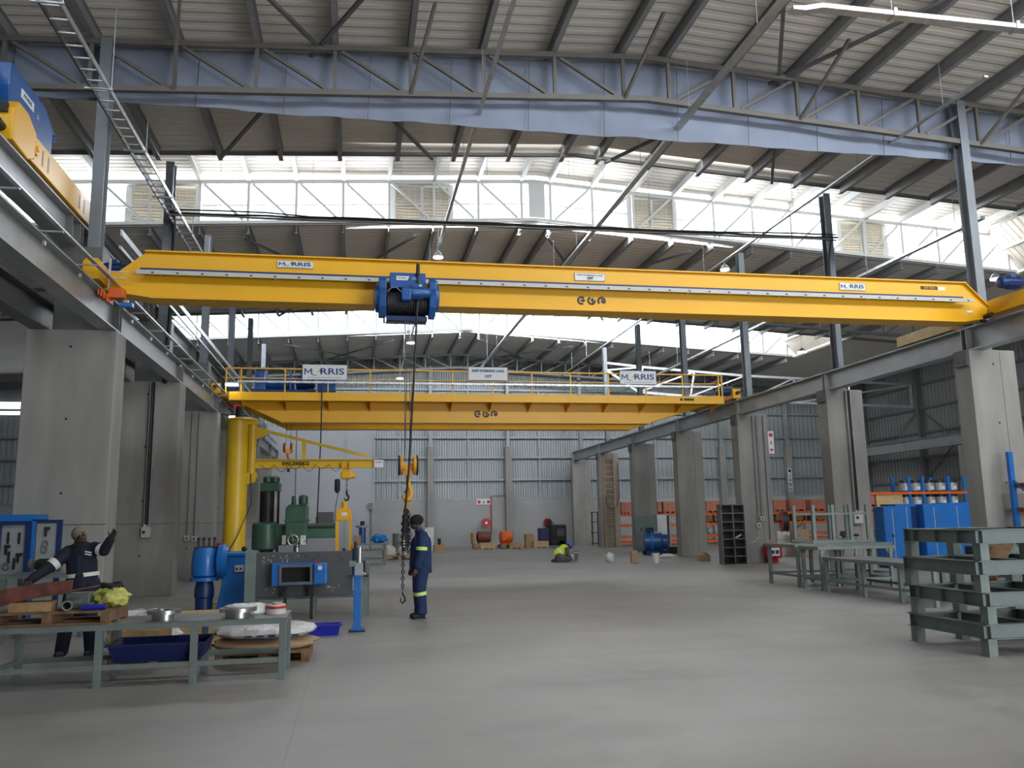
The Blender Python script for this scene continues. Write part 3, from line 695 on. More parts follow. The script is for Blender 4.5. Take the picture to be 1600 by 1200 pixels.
part('limit_arm', MB().bar((.46, H0, 5.1), (.46, H0, 4.98), .03).bar((.44, H0, 4.985), (.95, H0, 4.985), .03, .015), 'steel_d', h)
part('flex_conduit', MB().path([(.52, H0-.2, 5.50), (.58, H0-.24, 5.55), (.66, H0-.26, 5.55), (.74, H0-.3, 5.46), (.84, H0-.38, 5.42)], .009, 8), 'galv', h)
m = MB()
for k, (x, y) in enumerate(((.82, H0-.1), (.87, H0-.1), (.90, H0+.05), (.96, H0+.05))): part('wire_rope', MB().tube((x, y, 5.05), (.86+(.06 if k > 1 else -.04), y+.02, 2.58), .006, n=6), 'steel_d', h)
tx = .62
for s in (-1, 1):
    for xx in (.6, 1.1): part('trolley_wheel', MB().tube((xx, 14.77+s*.2, 5.45), (xx, 14.77+s*.14, 5.45), .05, n=16), 'steel_d', h)
part('trolley_arm', MB().box(.5, 1.2, H0+.16, H0+.24, 5.2, 5.5), 'blue', h)
# hook block
hb = thing('hook_block', (.88, H0, 1.95), 'yellow twin sheave hook block hanging above the black chains', 'hook block')
for s in (-1, 1):
    sh = part('sheave_cover', MB().lathe([(.06, -.035), (.155, -.03), (.165, 0), (.155, .03), (.06, .035)], (.88+s*.115, H0, 2.52), (1, 0, 0), 28), 'oyellow', hb, smooth=True)
    part('rim', MB().lathe([(.168, -.014), (.172, 0), (.168, .014)], (.88+s*.15-.0, H0, 2.52), (1, 0, 0), 28), 'black', sh)
part('crosshead', MB().box(.77, .99, H0-.05, H0+.05, 2.44, 2.55).box(.83, .93, H0-.05, H0+.05, 2.34, 2.46), 'oyellow', hb, bevel=.01)
part('hook', MB().path([(.88, H0, 2.36), (.88, H0, 2.22), (.92, H0, 2.12), (.93, H0, 2.02), (.90, H0, 1.95), (.84, H0, 1.94), (.81, H0, 1.99), (.83, H0, 2.05)], [.035, .04, .04, .042, .045, .04, .028, .015], 12), 'oyellow', hb, smooth=True)
part('latch', MB().bar((.82, H0, 2.06), (.90, H0, 2.16), .02, .03), 'dark', hb)
# chains
def chain(mb, pts, pitch=.052, r=.0085, w=.019):
    L = [0]
    for p, q in zip(pts, pts[1:]): L.append(L[-1]+(Vector(q)-Vector(p)).length)
    n = int(L[-1]/pitch); 
    def P(d):
        for i in range(len(L)-1):
            if d <= L[i+1] or i == len(L)-2:
                return Vector(pts[i]).lerp(Vector(pts[i+1]), (d-L[i])/max(1e-6, L[i+1]-L[i]))
    for k in range(n):
        c = P((k+.5)*pitch); a = (P(min(L[-1], (k+.9)*pitch))-P(max(0, (k+.1)*pitch))).normalized()
        u = Vector((0, 1, 0)) if abs(a.y) < .8 else Vector((1, 0, 0)); x = a.cross(u).normalized(); y = a.cross(x)
        if k % 2: x, y = y, x
        l = pitch*.5
        mb.path([c+a*l*.95, c+a*l*.55+x*w, c-a*l*.55+x*w, c-a*l*.95, c-a*l*.55-x*w, c+a*l*.55-x*w], r, 5, True)
cs = thing('chain_sling', (.86, H0, .2), 'black multi-leg chain sling gathered on the yellow hook, one leg nearly to the floor', 'chain sling')
part('master_ring', MB().path([(.86+.05*math.sin(2*math.pi*k/14), H0, 1.86+.10*math.cos(2*math.pi*k/14)) for k in range(14)], .012, 8, True), 'oyellow', cs, smooth=True)
rnd = random.Random(3)
for k in range(9):
    ox, oy = rnd.uniform(-.055, .06), rnd.uniform(-.06, .06); bot = rnd.uniform(1.08, 1.3)
    pts = [(.86+ox*.3, H0+oy*.3, 1.79), (.85+ox, H0+oy, 1.6), (.85+ox*1.15, H0+oy*1.2, bot), (.85+ox*1.15+.03, H0+oy*1.2+.01, bot-.03), (.86+ox*.8, H0+oy*.7, 1.75)]
    m = MB(); chain(m, pts, .055, .0095, .021); part('chain_leg', m, 'dark', cs)
m = MB(); chain(m, [(.83, H0-.05, 1.78), (.80, H0-.07, 1.5), (.79, H0-.07, .42)], .055, .0095, .020); part('chain_leg', m, 'dark', cs)
part('sling_hook', MB().path([(.79, H0-.07, .44), (.79, H0-.07, .40), (.825, H0-.07, .36), (.83, H0-.07, .30), (.79, H0-.07, .26), (.755, H0-.07, .30), (.76, H0-.07, .35)], [.014, .014, .015, .016, .016, .012, .008], 8), 'dark', cs, smooth=True)
# pendant control
pc = thing('pendant_controller', (.80, 13.9, 1.14), 'black push-button pendant on its long cable beside the man in blue', 'controller')
part('cable', MB().path([(1.02, 13.98, 6.0), (1.03, 13.97, 5.5), (.96, 13.95, 4.0), (.88, 13.93, 2.5), (.82, 13.92, 1.8), (.80, 13.92, 1.38)], .018, 8), 'black', pc, smooth=True)
part('strain_sleeve', MB().tube((1.025, 13.97, 5.80), (1.03, 13.97, 5.98), .035, .03, n=10), 'black', pc)
part('button_box', MB().box(.77, .83, 13.89, 13.95, 1.14, 1.38), 'black', pc, bevel=.012)
for k in range(4): part('button', MB().tube((.80, 13.89, 1.18+.045*k), (.80, 13.882, 1.18+.045*k), .012, n=10), ('redink' if k == 3 else 'white'), pc)

# ---- far crane --------------------------------------------------------------
yb = 27.3
fc = thing('overhead_crane', (4.3, 28.3, 4.8), 'far double-girder yellow overhead crane with handrails and three white signs', 'crane')
for nm, y in (('girder', yb), ('girder', 29.25)):
    g = part(nm, MB().prism([(-3.9, 5.50), (-2.35, 4.78), (10.0, 4.78), (12.3, 5.46), (12.3, 5.60), (-3.9, 5.60)], (0, y, 0), (1, 0, 0), (0, 0, 1), (0, .38, 0)), 'yellow', fc, bevel=.01)
    part('bottom_flange', MB().box(-2.35, 10.0, y-.05, y+.43, 4.755, 4.782), 'yellow', g)
    part('crab_rail', MB().box(-3.7, 12.1, y+.16, y+.22, 5.60, 5.65), 'steel', g)
part('walkway', MB().box(-3.85, 12.45, yb-.75, yb, 5.42, 5.46), 'yellow', fc)
part('walkway_edge', MB().box(-3.85, 12.45, yb-.78, yb-.74, 5.36, 5.62), 'yellow', fc)
hx = [-3.5+1.315*k for k in range(13)]
for x in hx:
    part('handrail_post', MB().bar((x, yb-.77, 5.40), (x, yb-.77, 6.36), .04), 'yellow', fc)
    part('walkway_bracket', MB().prism([(0, 0), (-.7, 0), (-.7, -.05), (0, -.3)], (x, yb, 5.42), (0, 1, 0), (0, 0, 1), (.012, 0, 0)), 'yellow', fc)
part('handrail', MB().bar((-3.95, yb-.77, 6.36), (12.4, yb-.77, 6.36), .04), 'yellow', fc)
part('handrail', MB().bar((-3.95, yb-.77, 6.05), (12.4, yb-.77, 6.05), .025), 'yellow', fc)
part('handrail_end', MB().bar((-3.95, yb-.77, 5.5), (-3.95, yb-.77, 6.36), .04).bar((12.4, yb-.77, 5.4), (12.4, yb-.77, 6.36), .04).bar((12.4, yb-.77, 6.2), (12.4, yb-.1, 6.2), .03), 'yellow', fc)
part('cable_track', MB().box(-3.6, 12.1, yb-.88, yb-.80, 5.90, 5.96), 'galv', fc)
for k in range(46): x = -3.4+.34*k; part('track_bolt', MB().box(x-.02, x+.02, yb-.89, yb-.88, 5.89, 5.91), 'dblue', fc)
sign(fc, -1.67, -.28, 6.0, 6.5, yb-.86, 'maker'); sign(fc, 3.57, 4.88, 6.05, 6.5, yb-.86, 'swl15'); sign(fc, 8.7, 10.0, 5.98, 6.46, yb-.86, 'maker')
roundels(fc, 4.0, 5.06, yb, .24)
pl = part('number_plate', MB().box(10.85, 11.35, yb-.786, yb-.78, 5.46, 5.54), 'blackink', fc)
for X, sx in ((-4.25, -1), (12.93, 1)):
    c = part('end_carriage', MB().box(X-.14, X+.14, 26.5, 30.3, 5.56, 5.88), 'yellow', fc, bevel=.01)
    for yy in (26.8, 30.0): part('wheel', MB().tube((X-.05, yy, 5.62), (X+.05, yy, 5.62), .12, n=18), 'steel_d', c)
    part('carriage_stub', MB().box(min(X-sx*.1, X-sx*.75), max(X-sx*.1, X-sx*.75), 27.25, 29.7, 5.52, 5.62), 'yellow', c)
    motor(c, (X-sx*.14, 26.75, 5.80), (-sx, 0, 0), .5, .12)
    part('buffer', MB().tube((X, 26.5, 5.74), (X, 26.35, 5.74), .06, n=14), 'black', c)
part('work_light', MB().box(-3.95, -3.55, 26.3, 26.45, 5.82, 5.88), 'galv', fc)
lens = part('light_lens', MB().box(-3.93, -3.57, 26.27, 26.45, 5.78, 5.82), 'lamp', fc, label='lit white lamp lens')
part('warning_lamp', MB().box(-3.7, -3.5, 26.5, 26.65, 5.1, 5.22), 'red', fc)
# blue crab on the far crane
cb = thing('hoist_crab', (-2.3, 28.5, 5.65), 'blue hoist crab on top of the far yellow crane at its left end', 'hoist')
part('frame', MB().box(-3.3, -1.3, 27.4, 29.6, 5.72, 5.84), 'dblue', cb, bevel=.01)
part('drum', MB().lathe([(.2, 0), (.2, 1.1)], (-3.1, 28.0, 6.12), (1, 0, 0), 22), 'blue', cb, smooth=True)
motor(cb, (-1.95, 28.0, 6.15), (1, 0, 0), .6, .22, 'dblue')
part('gearbox', MB().box(-3.2, -2.9, 27.7, 28.4, 5.84, 6.55), 'blue', cb, bevel=.03)
part('control_cabinet', MB().box(-1.25+.0, -.65, 27.8, 28.3, 5.84, 6.6), 'blue', cb, bevel=.02)
part('frame_stay', MB().bar((-3.2, 27.6, 5.84), (-3.2, 27.6, 6.6), .06).bar((-2.1, 27.6, 5.84), (-2.1, 27.6, 6.55), .06).bar((-3.2, 27.6, 6.55), (-2.1, 27.6, 6.55), .06), 'blue', cb)
for s in (-1, 1):
    for x in (-3.1, -1.5): part('crab_wheel', MB().tube((x, 28.5+s*1.0-.03, 5.74), (x, 28.5+s*1.0+.03, 5.74), .09, n=16), 'steel_d', cb)
for x, y in ((-2.1, 28.5), (-2.25, 28.5)): part('wire_rope', MB().tube((x, y, 5.9), (x-.02, y, 4.1), .008, n=6), 'steel_d', cb)
part('maker_plate', MB().box(-1.75, -1.6, 27.7, 27.72, 6.2, 6.3), 'white', cb)
hk = thing('hook_block', (-2.2, 28.5, 3.3), 'small orange hook block hanging under the left end of the far crane', 'hook block')
for s in (-1, 1): part('sheave_cover', MB().lathe([(.05, -.03), (.17, -.02), (.17, .02), (.05, .03)], (-2.2+s*.11, 28.5, 4.05), (1, .3, 0), 22), 'oyellow', hk, smooth=True)
part('crosshead', MB().box(-2.3, -2.1, 28.44, 28.56, 3.85, 4.0), 'oyellow', hk)
part('hook', MB().path([(-2.2, 28.5, 3.9), (-2.2, 28.5, 3.75), (-2.14, 28.5, 3.65), (-2.14, 28.5, 3.55), (-2.2, 28.5, 3.5), (-2.28, 28.5, 3.55)], [.04, .04, .045, .045, .04, .02], 10), 'orange', hk, smooth=True)
part('chain', MB().tube((-2.16, 28.5, 3.5), (-2.17, 28.5, 3.25), .04, .05, n=8), 'dark', hk)
pc = thing('pendant_controller', (-1.05, 26.3, 1.4), 'long black pendant cable hanging from the far crane by its left sign', 'controller')
part('cable', MB().path([(-1.05, 26.44, 5.92), (-1.06, 26.38, 4.0), (-1.12, 26.35, 1.75)], .02, 8), 'black', pc)
part('button_box', MB().box(-1.16, -1.08, 26.3, 26.4, 1.4, 1.75), 'black', pc)

# ---- upper crane at top left -----------------------------------------------
uc = thing('end_carriage', (-4.98, 14.2, 7.0), 'orange-yellow slotted end carriage on the upper runway at top left', 'crane carriage')
part('body', MB().box(-5.10, -4.86, 12.8, 15.9, 7.06, 7.50), 'yellow', uc, bevel=.012)
part('nose', MB().prism([(12.15, 7.02), (12.75, 6.98), (13.0, 7.1), (13.0, 7.5), (12.65, 7.66), (12.3, 7.66), (12.15, 7.5)], (-5.14, 0, 0), (0, 1, 0), (0, 0, 1), (.32, 0, 0)), 'yellow', uc, bevel=.02)
part('socket', MB().box(-5.06, -4.9, 12.10, 12.16, 7.42, 7.56), 'dark', uc)
for y in (13.4, 13.65, 15.2, 15.45):
    part('slot', MB().prism([(.035*math.cos(a), .10*(1 if math.sin(a) > 0 else -1)+.035*math.sin(a)) for a in [2*math.pi*(k+.5)/14 for k in range(14)]], (-4.862, y, 7.28), (0, 1, 0), (0, 0, 1), (.004, 0, 0)), 'steel', uc)
part('boss', MB().tube((-4.86, 13.08, 7.3), (-4.82, 13.08, 7.3), .11, n=18).tube((-4.82, 13.08, 7.3), (-4.80, 13.08, 7.3), .05, n=14), 'yellow', uc)
part('wheel', MB().tube((-5.03, 12.6, 7.08), (-4.93, 12.6, 7.08), .085, n=18), 'steel_d', uc)
part('wheel', MB().tube((-5.03, 15.7, 7.08), (-4.93, 15.7, 7.08), .085, n=18), 'steel_d', uc)
part('buffer', MB().tube((-4.98, 12.15, 7.2), (-4.98, 11.95, 7.2), .07, .08, n=16), 'black', uc)
ub = thing('hoist_crab', (-5.6, 13, 7.5), 'big blue hoist casing above the slotted carriage at top left', 'hoist')
part('casing', MB().prism([(12.3, 7.66), (14.0, 7.52), (14.0, 8.05), (13.6, 8.25), (12.25, 8.25), (12.25, 7.9)], (-6.1, 0, 0), (0, 1, 0), (0, 0, 1), (1.15, 0, 0)), 'blue', ub, bevel=.02)
pl = part('maker_plate', MB().box(-4.951, -4.945, 12.65, 13.15, 7.92, 8.06), 'white', ub); text('lettering', 'MORRIS', .09, (-4.943, 12.9, 7.99), (R(90), 0, R(90)), 'lettering', pl)
text('rating', '7t', .10, (-4.943, 13.32, 7.92), (R(90), 0, R(90)), 'white', ub)
part('lifting_eye', MB().path([(-4.98, 14.08+.07*math.cos(2*math.pi*k/12), 7.95+.07*math.sin(2*math.pi*k/12)) for k in range(12)], .025, 8, True), 'blue', ub, smooth=True)
part('side_post', MB().box(-5.1, -4.98, 14.0, 14.06, 7.3, 8.0), 'blue', ub)
motor(ub, (-5.3, 12.25, 7.95), (0, -1, 0), .55, .2, 'blue')
part('support_beam', MB().box(-6.1, -5.14, 12.7, 13.3, 7.1, 7.55), 'yellow', ub)
# ================================================================== SERVICES UNDER THE ROOF
def wires(t, pts, z0, r=.006):
    for x, y in pts: part('hanger_wire', MB().tube((x, y, z0), (x, y, zr(x)+.02 if not any(a < y < b for a, b in mons) else zh(x)), r, n=5), 'galv', t)
for x, lab in ((6.7, 'galvanised cable trunking running down the middle of the bay, right of the ridge line'), (2.4, 'galvanised cable trunking running down the bay above the blue rope hoist'), (11.75, 'galvanised cable trunking running down the bay nearest the right posts')):
    t = thing('cable_trunking', (x, 28, 9.75), lab, 'trunking')
    ys = (10.9 if x == 6.7 else 11.0 if x == 2.4 else 12.8)
    part('channel', MB().box(x-(.07 if x == 6.7 else .04), x+(.07 if x == 6.7 else .04), ys, 47, 9.75, 9.82 if x == 6.7 else 9.79), 'galv', t)
    wires(t, [(x, ys+1.2+3.0*k) for k in range(11)], 9.8)
t = thing('cable_trunking', (9, 11.2, 9.65), 'bright galvanised trunking crossing the top right corner under the roof', 'trunking')
part('channel', MB().box(7.3, 14, 11.08, 11.24, 9.62, 9.70), 'galv', t)
part('cranked_end', MB().prism([(6.78, 9.54), (7.0, 9.54), (7.3, 9.62), (7.3, 9.70), (6.98, 9.62), (6.78, 9.60)], (0, 11.08, 0), (1, 0, 0), (0, 0, 1), (0, .16, 0)), 'galv', t)
for x in (8.6, 10.9): part('clamp', MB().box(x-.03, x+.03, 11.06, 11.26, 9.6, 9.74), 'galv', t)
wires(t, [(8.6, 11.16), (10.9, 11.16)], 9.7, .008)
# fittings hanging from the trunking
LN = [((2.4, 24.3), 'lit roof lamp at the end of the trunking just above the rope hoist'), ((2.4, 36.8), 'lit roof lamp just below the blue rope hoist'), ((2.4, 47.0-.6), 'lit roof lamp between the far crane girder and the left maker sign'),
      ((11.75, 24.4), 'lit roof lamp above the near girder, right of the ridge'), ((6.7, 44.5), 'lit roof lamp over the middle of the far crane by the load sign')]
def hb_lamp(x, y, z, lab, r=.17):
    t = thing('roof_lamp', (x, y, z-.1), lab, 'lamp')
    part('housing', MB().lathe([(.06, .16), (.09, .12), (r*.9, .04), (r, .0)], (x, y, z-.05), (0, 0, 1), 20), 'steel_l', t, smooth=True)
    part('lens', MB().lathe([(r*.97, -.005), (r*.97, -.03), (.01, -.045)], (x, y, z-.05), (0, 0, 1), 20), 'lamp', t)
    part('hook', MB().tube((x, y, z+.1), (x, y, z+.22), .012, n=6), 'galv', t)
    return t
for (x, y), lab in LN: hb_lamp(x+.0, y, 9.53, lab, .15 if y < 30 else .2)
t = thing('cable_trunking', (15.9, 25, 9.1), 'cable trunking of the right-hand aisle beyond the steel posts', 'trunking')
part('channel', MB().box(15.85, 15.99, 18, 48, 9.05, 9.13), 'galv', t); wires(t, [(15.92, 19+4*k) for k in range(7)], 9.1)
p = at(1555, 433, 21.5); hb_lamp(p.x, p.y, p.z, 'lit lamp right of the last steel post above the end of the near girder', .16)
part('hanger_wire', MB().tube((p.x, p.y, p.z+.2), (p.x, p.y, zr(p.x)), .006, n=5), 'galv', bpy.data.objects['roof_lamp.005'])
p = at(1253, 548, 36); hb_lamp(p.x, p.y, p.z, 'lit lamp beyond the right posts beside the lattice truss', .22)
part('hanger_wire', MB().tube((p.x, p.y, p.z+.2), (p.x, p.y, zr(p.x)), .006, n=5), 'galv', bpy.data.objects['roof_lamp.006'])
# small floodlight under the left runway
t = thing('flood_lamp', (-4.0, 26.9, 4.9), 'small lit floodlight on the left runway above the yellow jib column', 'lamp')
part('bracket', MB().bar((-4.12, 26.9, 4.97), (-3.8, 26.9, 4.9), .04), 'dark', t)
part('housing', MB().obox((-3.75, 26.85, 4.86), .3, .12, .16, Matrix.Rotation(R(20), 3, 'X')), 'dark', t)
part('lens', MB().obox((-3.75, 26.77, 4.84), .22, .02, .10, Matrix.Rotation(R(20), 3, 'X')), 'lamp', t)
# ladder tray along the left posts
t = thing('cable_ladder', (-4.72, 20, 9.55), 'dark rung cable ladder running high along the left row of posts', 'cable tray')
for s, mt in ((-.14, 'steel_d'), (.14, 'galv')): part('side_rail', MB().box(-4.30+s-.012, -4.30+s+.012, 10.5, 26.5, 8.85, 8.94), mt, t)
for k in range(46): y = 10.7+.345*k; part('rung', MB().bar((-4.44, y, 8.87), (-4.16, y, 8.87), .03, .02), 'galv', t)
for k in range(7):
    y = 11.6+2.4*k; part('trapeze', MB().bar((-4.52, y, 8.83), (-4.08, y, 8.83), .035, .03).tube((-4.1, y, 8.83), (-4.1, y, 9.55 if k > 1 else 11.0), .008, n=5), 'galv', t)
#part('cables', MB().path([(-4.37, 10.5, 8.9), (-4.36, 16, 8.9), (-4.38, 26.4, 8.9)], .035, 8).path([(-4.30, 10.5, 8.9), (-4.29, 18, 8.9), (-4.31, 26.4, 8.9)], .025, 8), 'black', t)
# cable bundle across the bay
t = thing('cable_tray', (4, 20.7, 9.2), 'black cables on a thin tray crossing the bay between the second posts', 'cable tray')
xs = [-4.5+1.12*k for k in range(17)]
for j, (dz, r) in enumerate(((.0, .028), (.05, .02), (-.04, .02))):
    part('cable', MB().path([(x, 20.6+.03*j, 9.22+dz+.012*math.sin(x*2+j)+.010*(x-4)+(.05 if j == 1 and abs(x-4.5) > 6 else 0)) for x in xs], r, 7), 'black', t, smooth=True)
part('tray', MB().bar((-4.5, 20.62, 9.09), (13.2, 20.62, 9.27), .10, .015), 'galv', t)
for x in xs[1:-1:2]: part('hanger_wire', MB().tube((x, 20.62, 9.1), (x, 20.62, zr(x)), .005, n=5), 'galv', t)
part('riser', MB().path([(-4.45, 20.6, 9.2), (-4.44, 20.75, 8.6), (-4.44, 20.8, 7.0), (-4.44, 20.62, 5.6), (-4.45, 20.58, 4.9)], .05, 8), 'black', t)
part('riser', MB().path([(13.2, 20.6, 9.3), (13.17, 20.75, 8.7), (13.17, 20.75, 6), (13.17, 20.7, 5.1)], .035, 8), 'black', t)
# vertical risers on the pillars
def riser(x, y, z0, z1, lab, box=(.2, .24), w=.10):
    t = thing('cable_riser', (x, y, z0), lab, 'cable riser')
    part('channel', MB().box(x-w/2-.012, x-w/2, y-.09, y, z0, z1).box(x+w/2, x+w/2+.012, y-.09, y, z0, z1).box(x-w/2, x+w/2, y-.015, y, z0, z1), 'galv', t)
    part('cable', MB().path([(x-.02, y-.045, z1), (x-.02, y-.05, (z0+z1)/2), (x-.03, y-.045, z0+.05)], .03, 8).path([(x+.025, y-.04, z1), (x+.02, y-.045, z0+.05)], .022, 8), 'black', t)
    b = part('isolator_box', MB().box(x-box[0]/2, x+box[0]/2, y-.11, y, z0-box[1], z0), 'whitepaint', t, bevel=.008)
    part('switch', MB().tube((x-.04, y-.11, z0-box[1]/2), (x-.04, y-.135, z0-box[1]/2), .035, n=12), 'black', b)
riser(-4.69, 20.63, 1.56, 4.92, 'black cable riser with a white switch box on the second left pillar')
riser(13.3, 20.63, 1.62, 4.92, 'black cable riser with a white switch box on the second right pillar', (.26, .32))
def conduit(x, y, z0, z1, lab, dx=.0, sock=True):
    t = thing('conduit', (x, y, z0), lab, 'conduit')
    part('pipe', MB().path([(x+dx, y-.02, z1), (x, y-.02, z0)], .014, 8), 'steel', t)
    if sock: b = part('socket_box', MB().box(x-.07, x+.07, y-.06, y, z0-.14, z0), 'whitepaint', t, bevel=.006); part('socket', MB().tube((x, y-.06, z0-.07), (x, y-.07, z0-.07), .03, n=12), 'black', b)
conduit(13.22, 26.13, 1.30, 4.9, 'left of two thin conduits on the third right pillar, with the lower socket')
conduit(13.36, 26.13, 1.52, 4.9, 'right of two thin conduits on the third right pillar, with the higher socket')
conduit(13.62, 26.13, .75, 4.9, 'plain conduit along the right edge of the third right pillar', sock=False)
conduit(-4.82, 26.13, 1.27, 4.9, 'conduit with a white socket on the third left pillar')
conduit(-4.62, 26.13, 1.25, 4.9, 'second conduit on the third left pillar, right of the socket one')
solo('hanging_lead', MB().path([(13.22, 26.1, 1.1), (13.2, 26.05, .9), (13.0, 26.0, .70), (12.8, 26.0, .66)], .01, 6), 'galv', 'thin grey lead hanging from the lower socket to the pigeonhole unit', 'cable')
# ================================================================== LEFT AND CENTRE WORK AREA
def leg_table(name, label, x0, x1, y0, y1, h, legs, mt='teal', topm='benchtop', low=None, th=.05, leg=.07, gus=False, group=None):
    t = thing(name, ((x0+x1)/2, (y0+y1)/2, 0), label, 'table', group)
    part('tabletop', MB().box(x0, x1, y0, y1, h-.012, h), topm, t)
    part('top_frame', MB().box(x0, x1, y0, y0+.04, h-.012-th, h-.012).box(x0, x1, y1-.04, y1, h-.012-th, h-.012).box(x0, x0+.04, y0+.04, y1-.04, h-.012-th, h-.012).box(x1-.04, x1, y0+.04, y1-.04, h-.012-th, h-.012), mt, t)
    for x in legs:
        for y in (y0, y1-leg):
            l = part('leg', MB().box(x, x+leg, y, y+leg, 0, h-.012-th), mt, t, bevel=.004)
            if gus: part('gusset', MB().prism([(-.08, 0), (leg+.08, 0), (leg, -.12), (0, -.12)], (x, y+leg*.4, h-.012-th), (1, 0, 0), (0, 0, 1), (0, .01, 0)), mt, l)
    lz = low or .17
    for y in (y0, y1-.04): part('lower_rail', MB().box(legs[0]+leg, legs[-1], y+.01, y+.04, lz, lz+.05), mt, t)
    for x in (legs[0], legs[-1]): part('cross_rail', MB().box(x+.01, x+.045, y0+leg, y1-leg, lz, lz+.05), mt, t)
    return t
# front bench
tb = leg_table('work_bench', 'long grey-green steel bench in the left foreground with two flanges on top', -3.6, -.69, 9.28, 10.02, .62, [-3.52, -2.55, -1.64, -.76])
H1 = .62
def flange(x, y, z, label, r=.17, film=False, h=.10):
    t = thing('pipe_flange', (x, y, z), label, 'flange')
    part('hub', MB().lathe([(r*.68, 0), (r*.68, h*.62), (r*.58, h*.62), (r*.58, 0), (r*.68, 0)], (x, y, z), n=32), 'steel_br', t, smooth=True)
    f = part('rim', MB().lathe([(r*.58, h*.62), (r, h*.62), (r, h), (r*.58, h), (r*.58, h*.62)], (x, y, z), n=36), 'steel_br', t, smooth=True)
    part('bolt_holes', MB().tube((x+r*.8, y, z+h), (x+r*.8, y, z+h+.002), .012, n=8), 'dark', f)
    if film: part('film_wrap', MB().ball((x+.02, y+.03, z+h+.01), r*.9, r*.8, .03, 16), 'plastic', t, smooth=True)
    return t
flange(-1.95, 9.52, H1, 'machined steel flange on the bench nearest its middle, between pallet and second flange', .17)
flange(-1.20, 9.48, H1, 'larger machined steel flange under crumpled film near the bench right end', .19, True)
m = MB().lathe([(.12, 0), (.14, .02), (.13, .1), (.06, .12)], (-1.07, 9.75, H1), n=20); solo('wrapped_part', m, 'plastic', 'round part wrapped in crumpled clear film behind the right flange', 'wrapped part', smooth=True)
t = thing('tape_roll', (-.83, 9.7, H1), 'white rolls with a yellow roll on top at the right end of the front bench', 'tape')
part('roll', MB().lathe([(.05, 0), (.105, 0), (.105, .055), (.05, .055)], (-.83, 9.7, H1), n=24), 'tapew', t, smooth=True)
part('roll', MB().lathe([(.05, .057), (.10, .057), (.10, .10), (.05, .10)], (-.83, 9.7, H1), n=24), 'tapew', t, smooth=True)
part('band', MB().lathe([(.106, .06), (.107, .075), (.106, .085)], (-.83, 9.7, H1-.0), n=24), 'redink', t)
part('yellow_roll', MB().lathe([(.02, .102), (.055, .102), (.055, .12), (.02, .12)], (-.82, 9.69, H1), n=20), 'ply', t)
# pallet on the bench
def pallet(x0, x1, y0, y1, z, label, mt='wood_d', group=None, nb=5, h=.13, rot=0):
    t = thing('timber_pallet', ((x0+x1)/2, (y0+y1)/2, z), label, 'pallet', group)
    w = (y1-y0)/nb
    for k in range(nb): part('deck_board', MB().box(x0, x1, y0+w*k+.012, y0+w*(k+1)-.012, z+h-.02, z+h), mt, t)
    for x in (x0, (x0+x1)/2-.045, x1-.09): part('bearer', MB().box(x, x+.09, y0+.01, y1-.01, z+.02, z+h-.02), mt, t)
    for y in (y0+.0, (y0+y1)/2-.04, y1-.08): part('bottom_board', MB().box(x0, x1, y, y+.08, z, z+.018), mt, t)
    if rot: t.rotation_euler.z = rot
    return t
pallet(-3.62, -2.42, 9.33, 9.98, H1, 'weathered pallet lying on the left end of the front bench', rot=R(-2))
zt = H1+.13
t = thing('steel_offcut', (-3.2, 9.6, zt), 'red-oxide channel offcut tilted on the bench pallet', 'steel offcut')
part('web', MB().prism([(-3.95, .80), (-3.7, .95), (-3.1, 1.04), (-2.83, 1.06), (-2.84, .93), (-3.3, .87), (-3.95, .69)], (0, 9.42, 0), (1, 0, 0), (0, 0, 1), (0, .02, 0)), 'rust', t)
part('flange_plate', MB().bar((-3.95, 9.52, .765), (-2.62, 9.5, .985), .26, .012), 'rust', t)
solo('timber_block', MB().box(-3.42, -3.02, 9.42, 9.6, zt, zt+.10), 'wood', 'raw timber block under the red-oxide offcut', 'timber', bevel=.006)
solo('steel_pipe', MB().lathe([(.038, 0), (.05, 0), (.05, .28), (.038, .28), (.038, 0)], (-2.87, 9.42, zt+.052), (-.3, 1, 0), 24), 'teal', 'short grey-green pipe end on the bench pallet', 'pipe', smooth=True)
t = thing('machine_part', (-2.72, 9.7, zt), 'grey-green machined block on the bench pallet behind the pipe', 'machine part')
part('body', MB().box(-2.95, -2.72, 9.62, 9.85, zt, zt+.16), 'teal', t, bevel=.01); part('label_plate', MB().box(-2.9, -2.8, 9.61, 9.62, zt+.06, zt+.12), 'steel_br', t)
for x, r, z in ((-2.66, .035, 0), (-2.58, .03, 0)): part('bolt_head', MB().tube((x, 9.42, zt+.036), (x, 9.52, zt+.036), r, n=6), 'steel', t)
part('wrapped_bar', MB().tube((-2.72, 9.40, zt+.03), (-2.5, 9.42, zt+.03), .028, n=10), 'tubv', t)
def lump(c, rx, ry, rz, amp, seed, n=26):
    m = MB().ball(c, rx, ry, rz, n); c = Vector(c)
    for i, v in enumerate(m.v):
        d = (v-c); k = noise.noise(d*9/max(rx, ry)*.35+Vector((seed, 0, 0)))+.5*noise.noise(d*22/max(rx, ry)*.35+Vector((0, seed, 0)))
        m.v[i] = c+d*(1+amp*k)
    return m
def flat_bottom(m, z):
    for v in m.v: v.z = max(v.z, z)
    return m
solo('plastic_sack', flat_bottom(lump((-2.53, 9.72, zt+.10), .17, .13, .10, .35, 2), zt), 'yplastic', 'crumpled yellow-green plastic sack on the right end of the bench pallet', 'sack', smooth=True)
solo('black_hose', MB().path([(-2.55+.10*math.cos(a), 9.78+.07*math.sin(a), zt+.22+.01*math.sin(a*2)) for a in [2*math.pi*k/16 for k in range(16)]], .028, 8, True), 'black', 'coil of black hose on top of the yellow sack', 'hose', smooth=True)
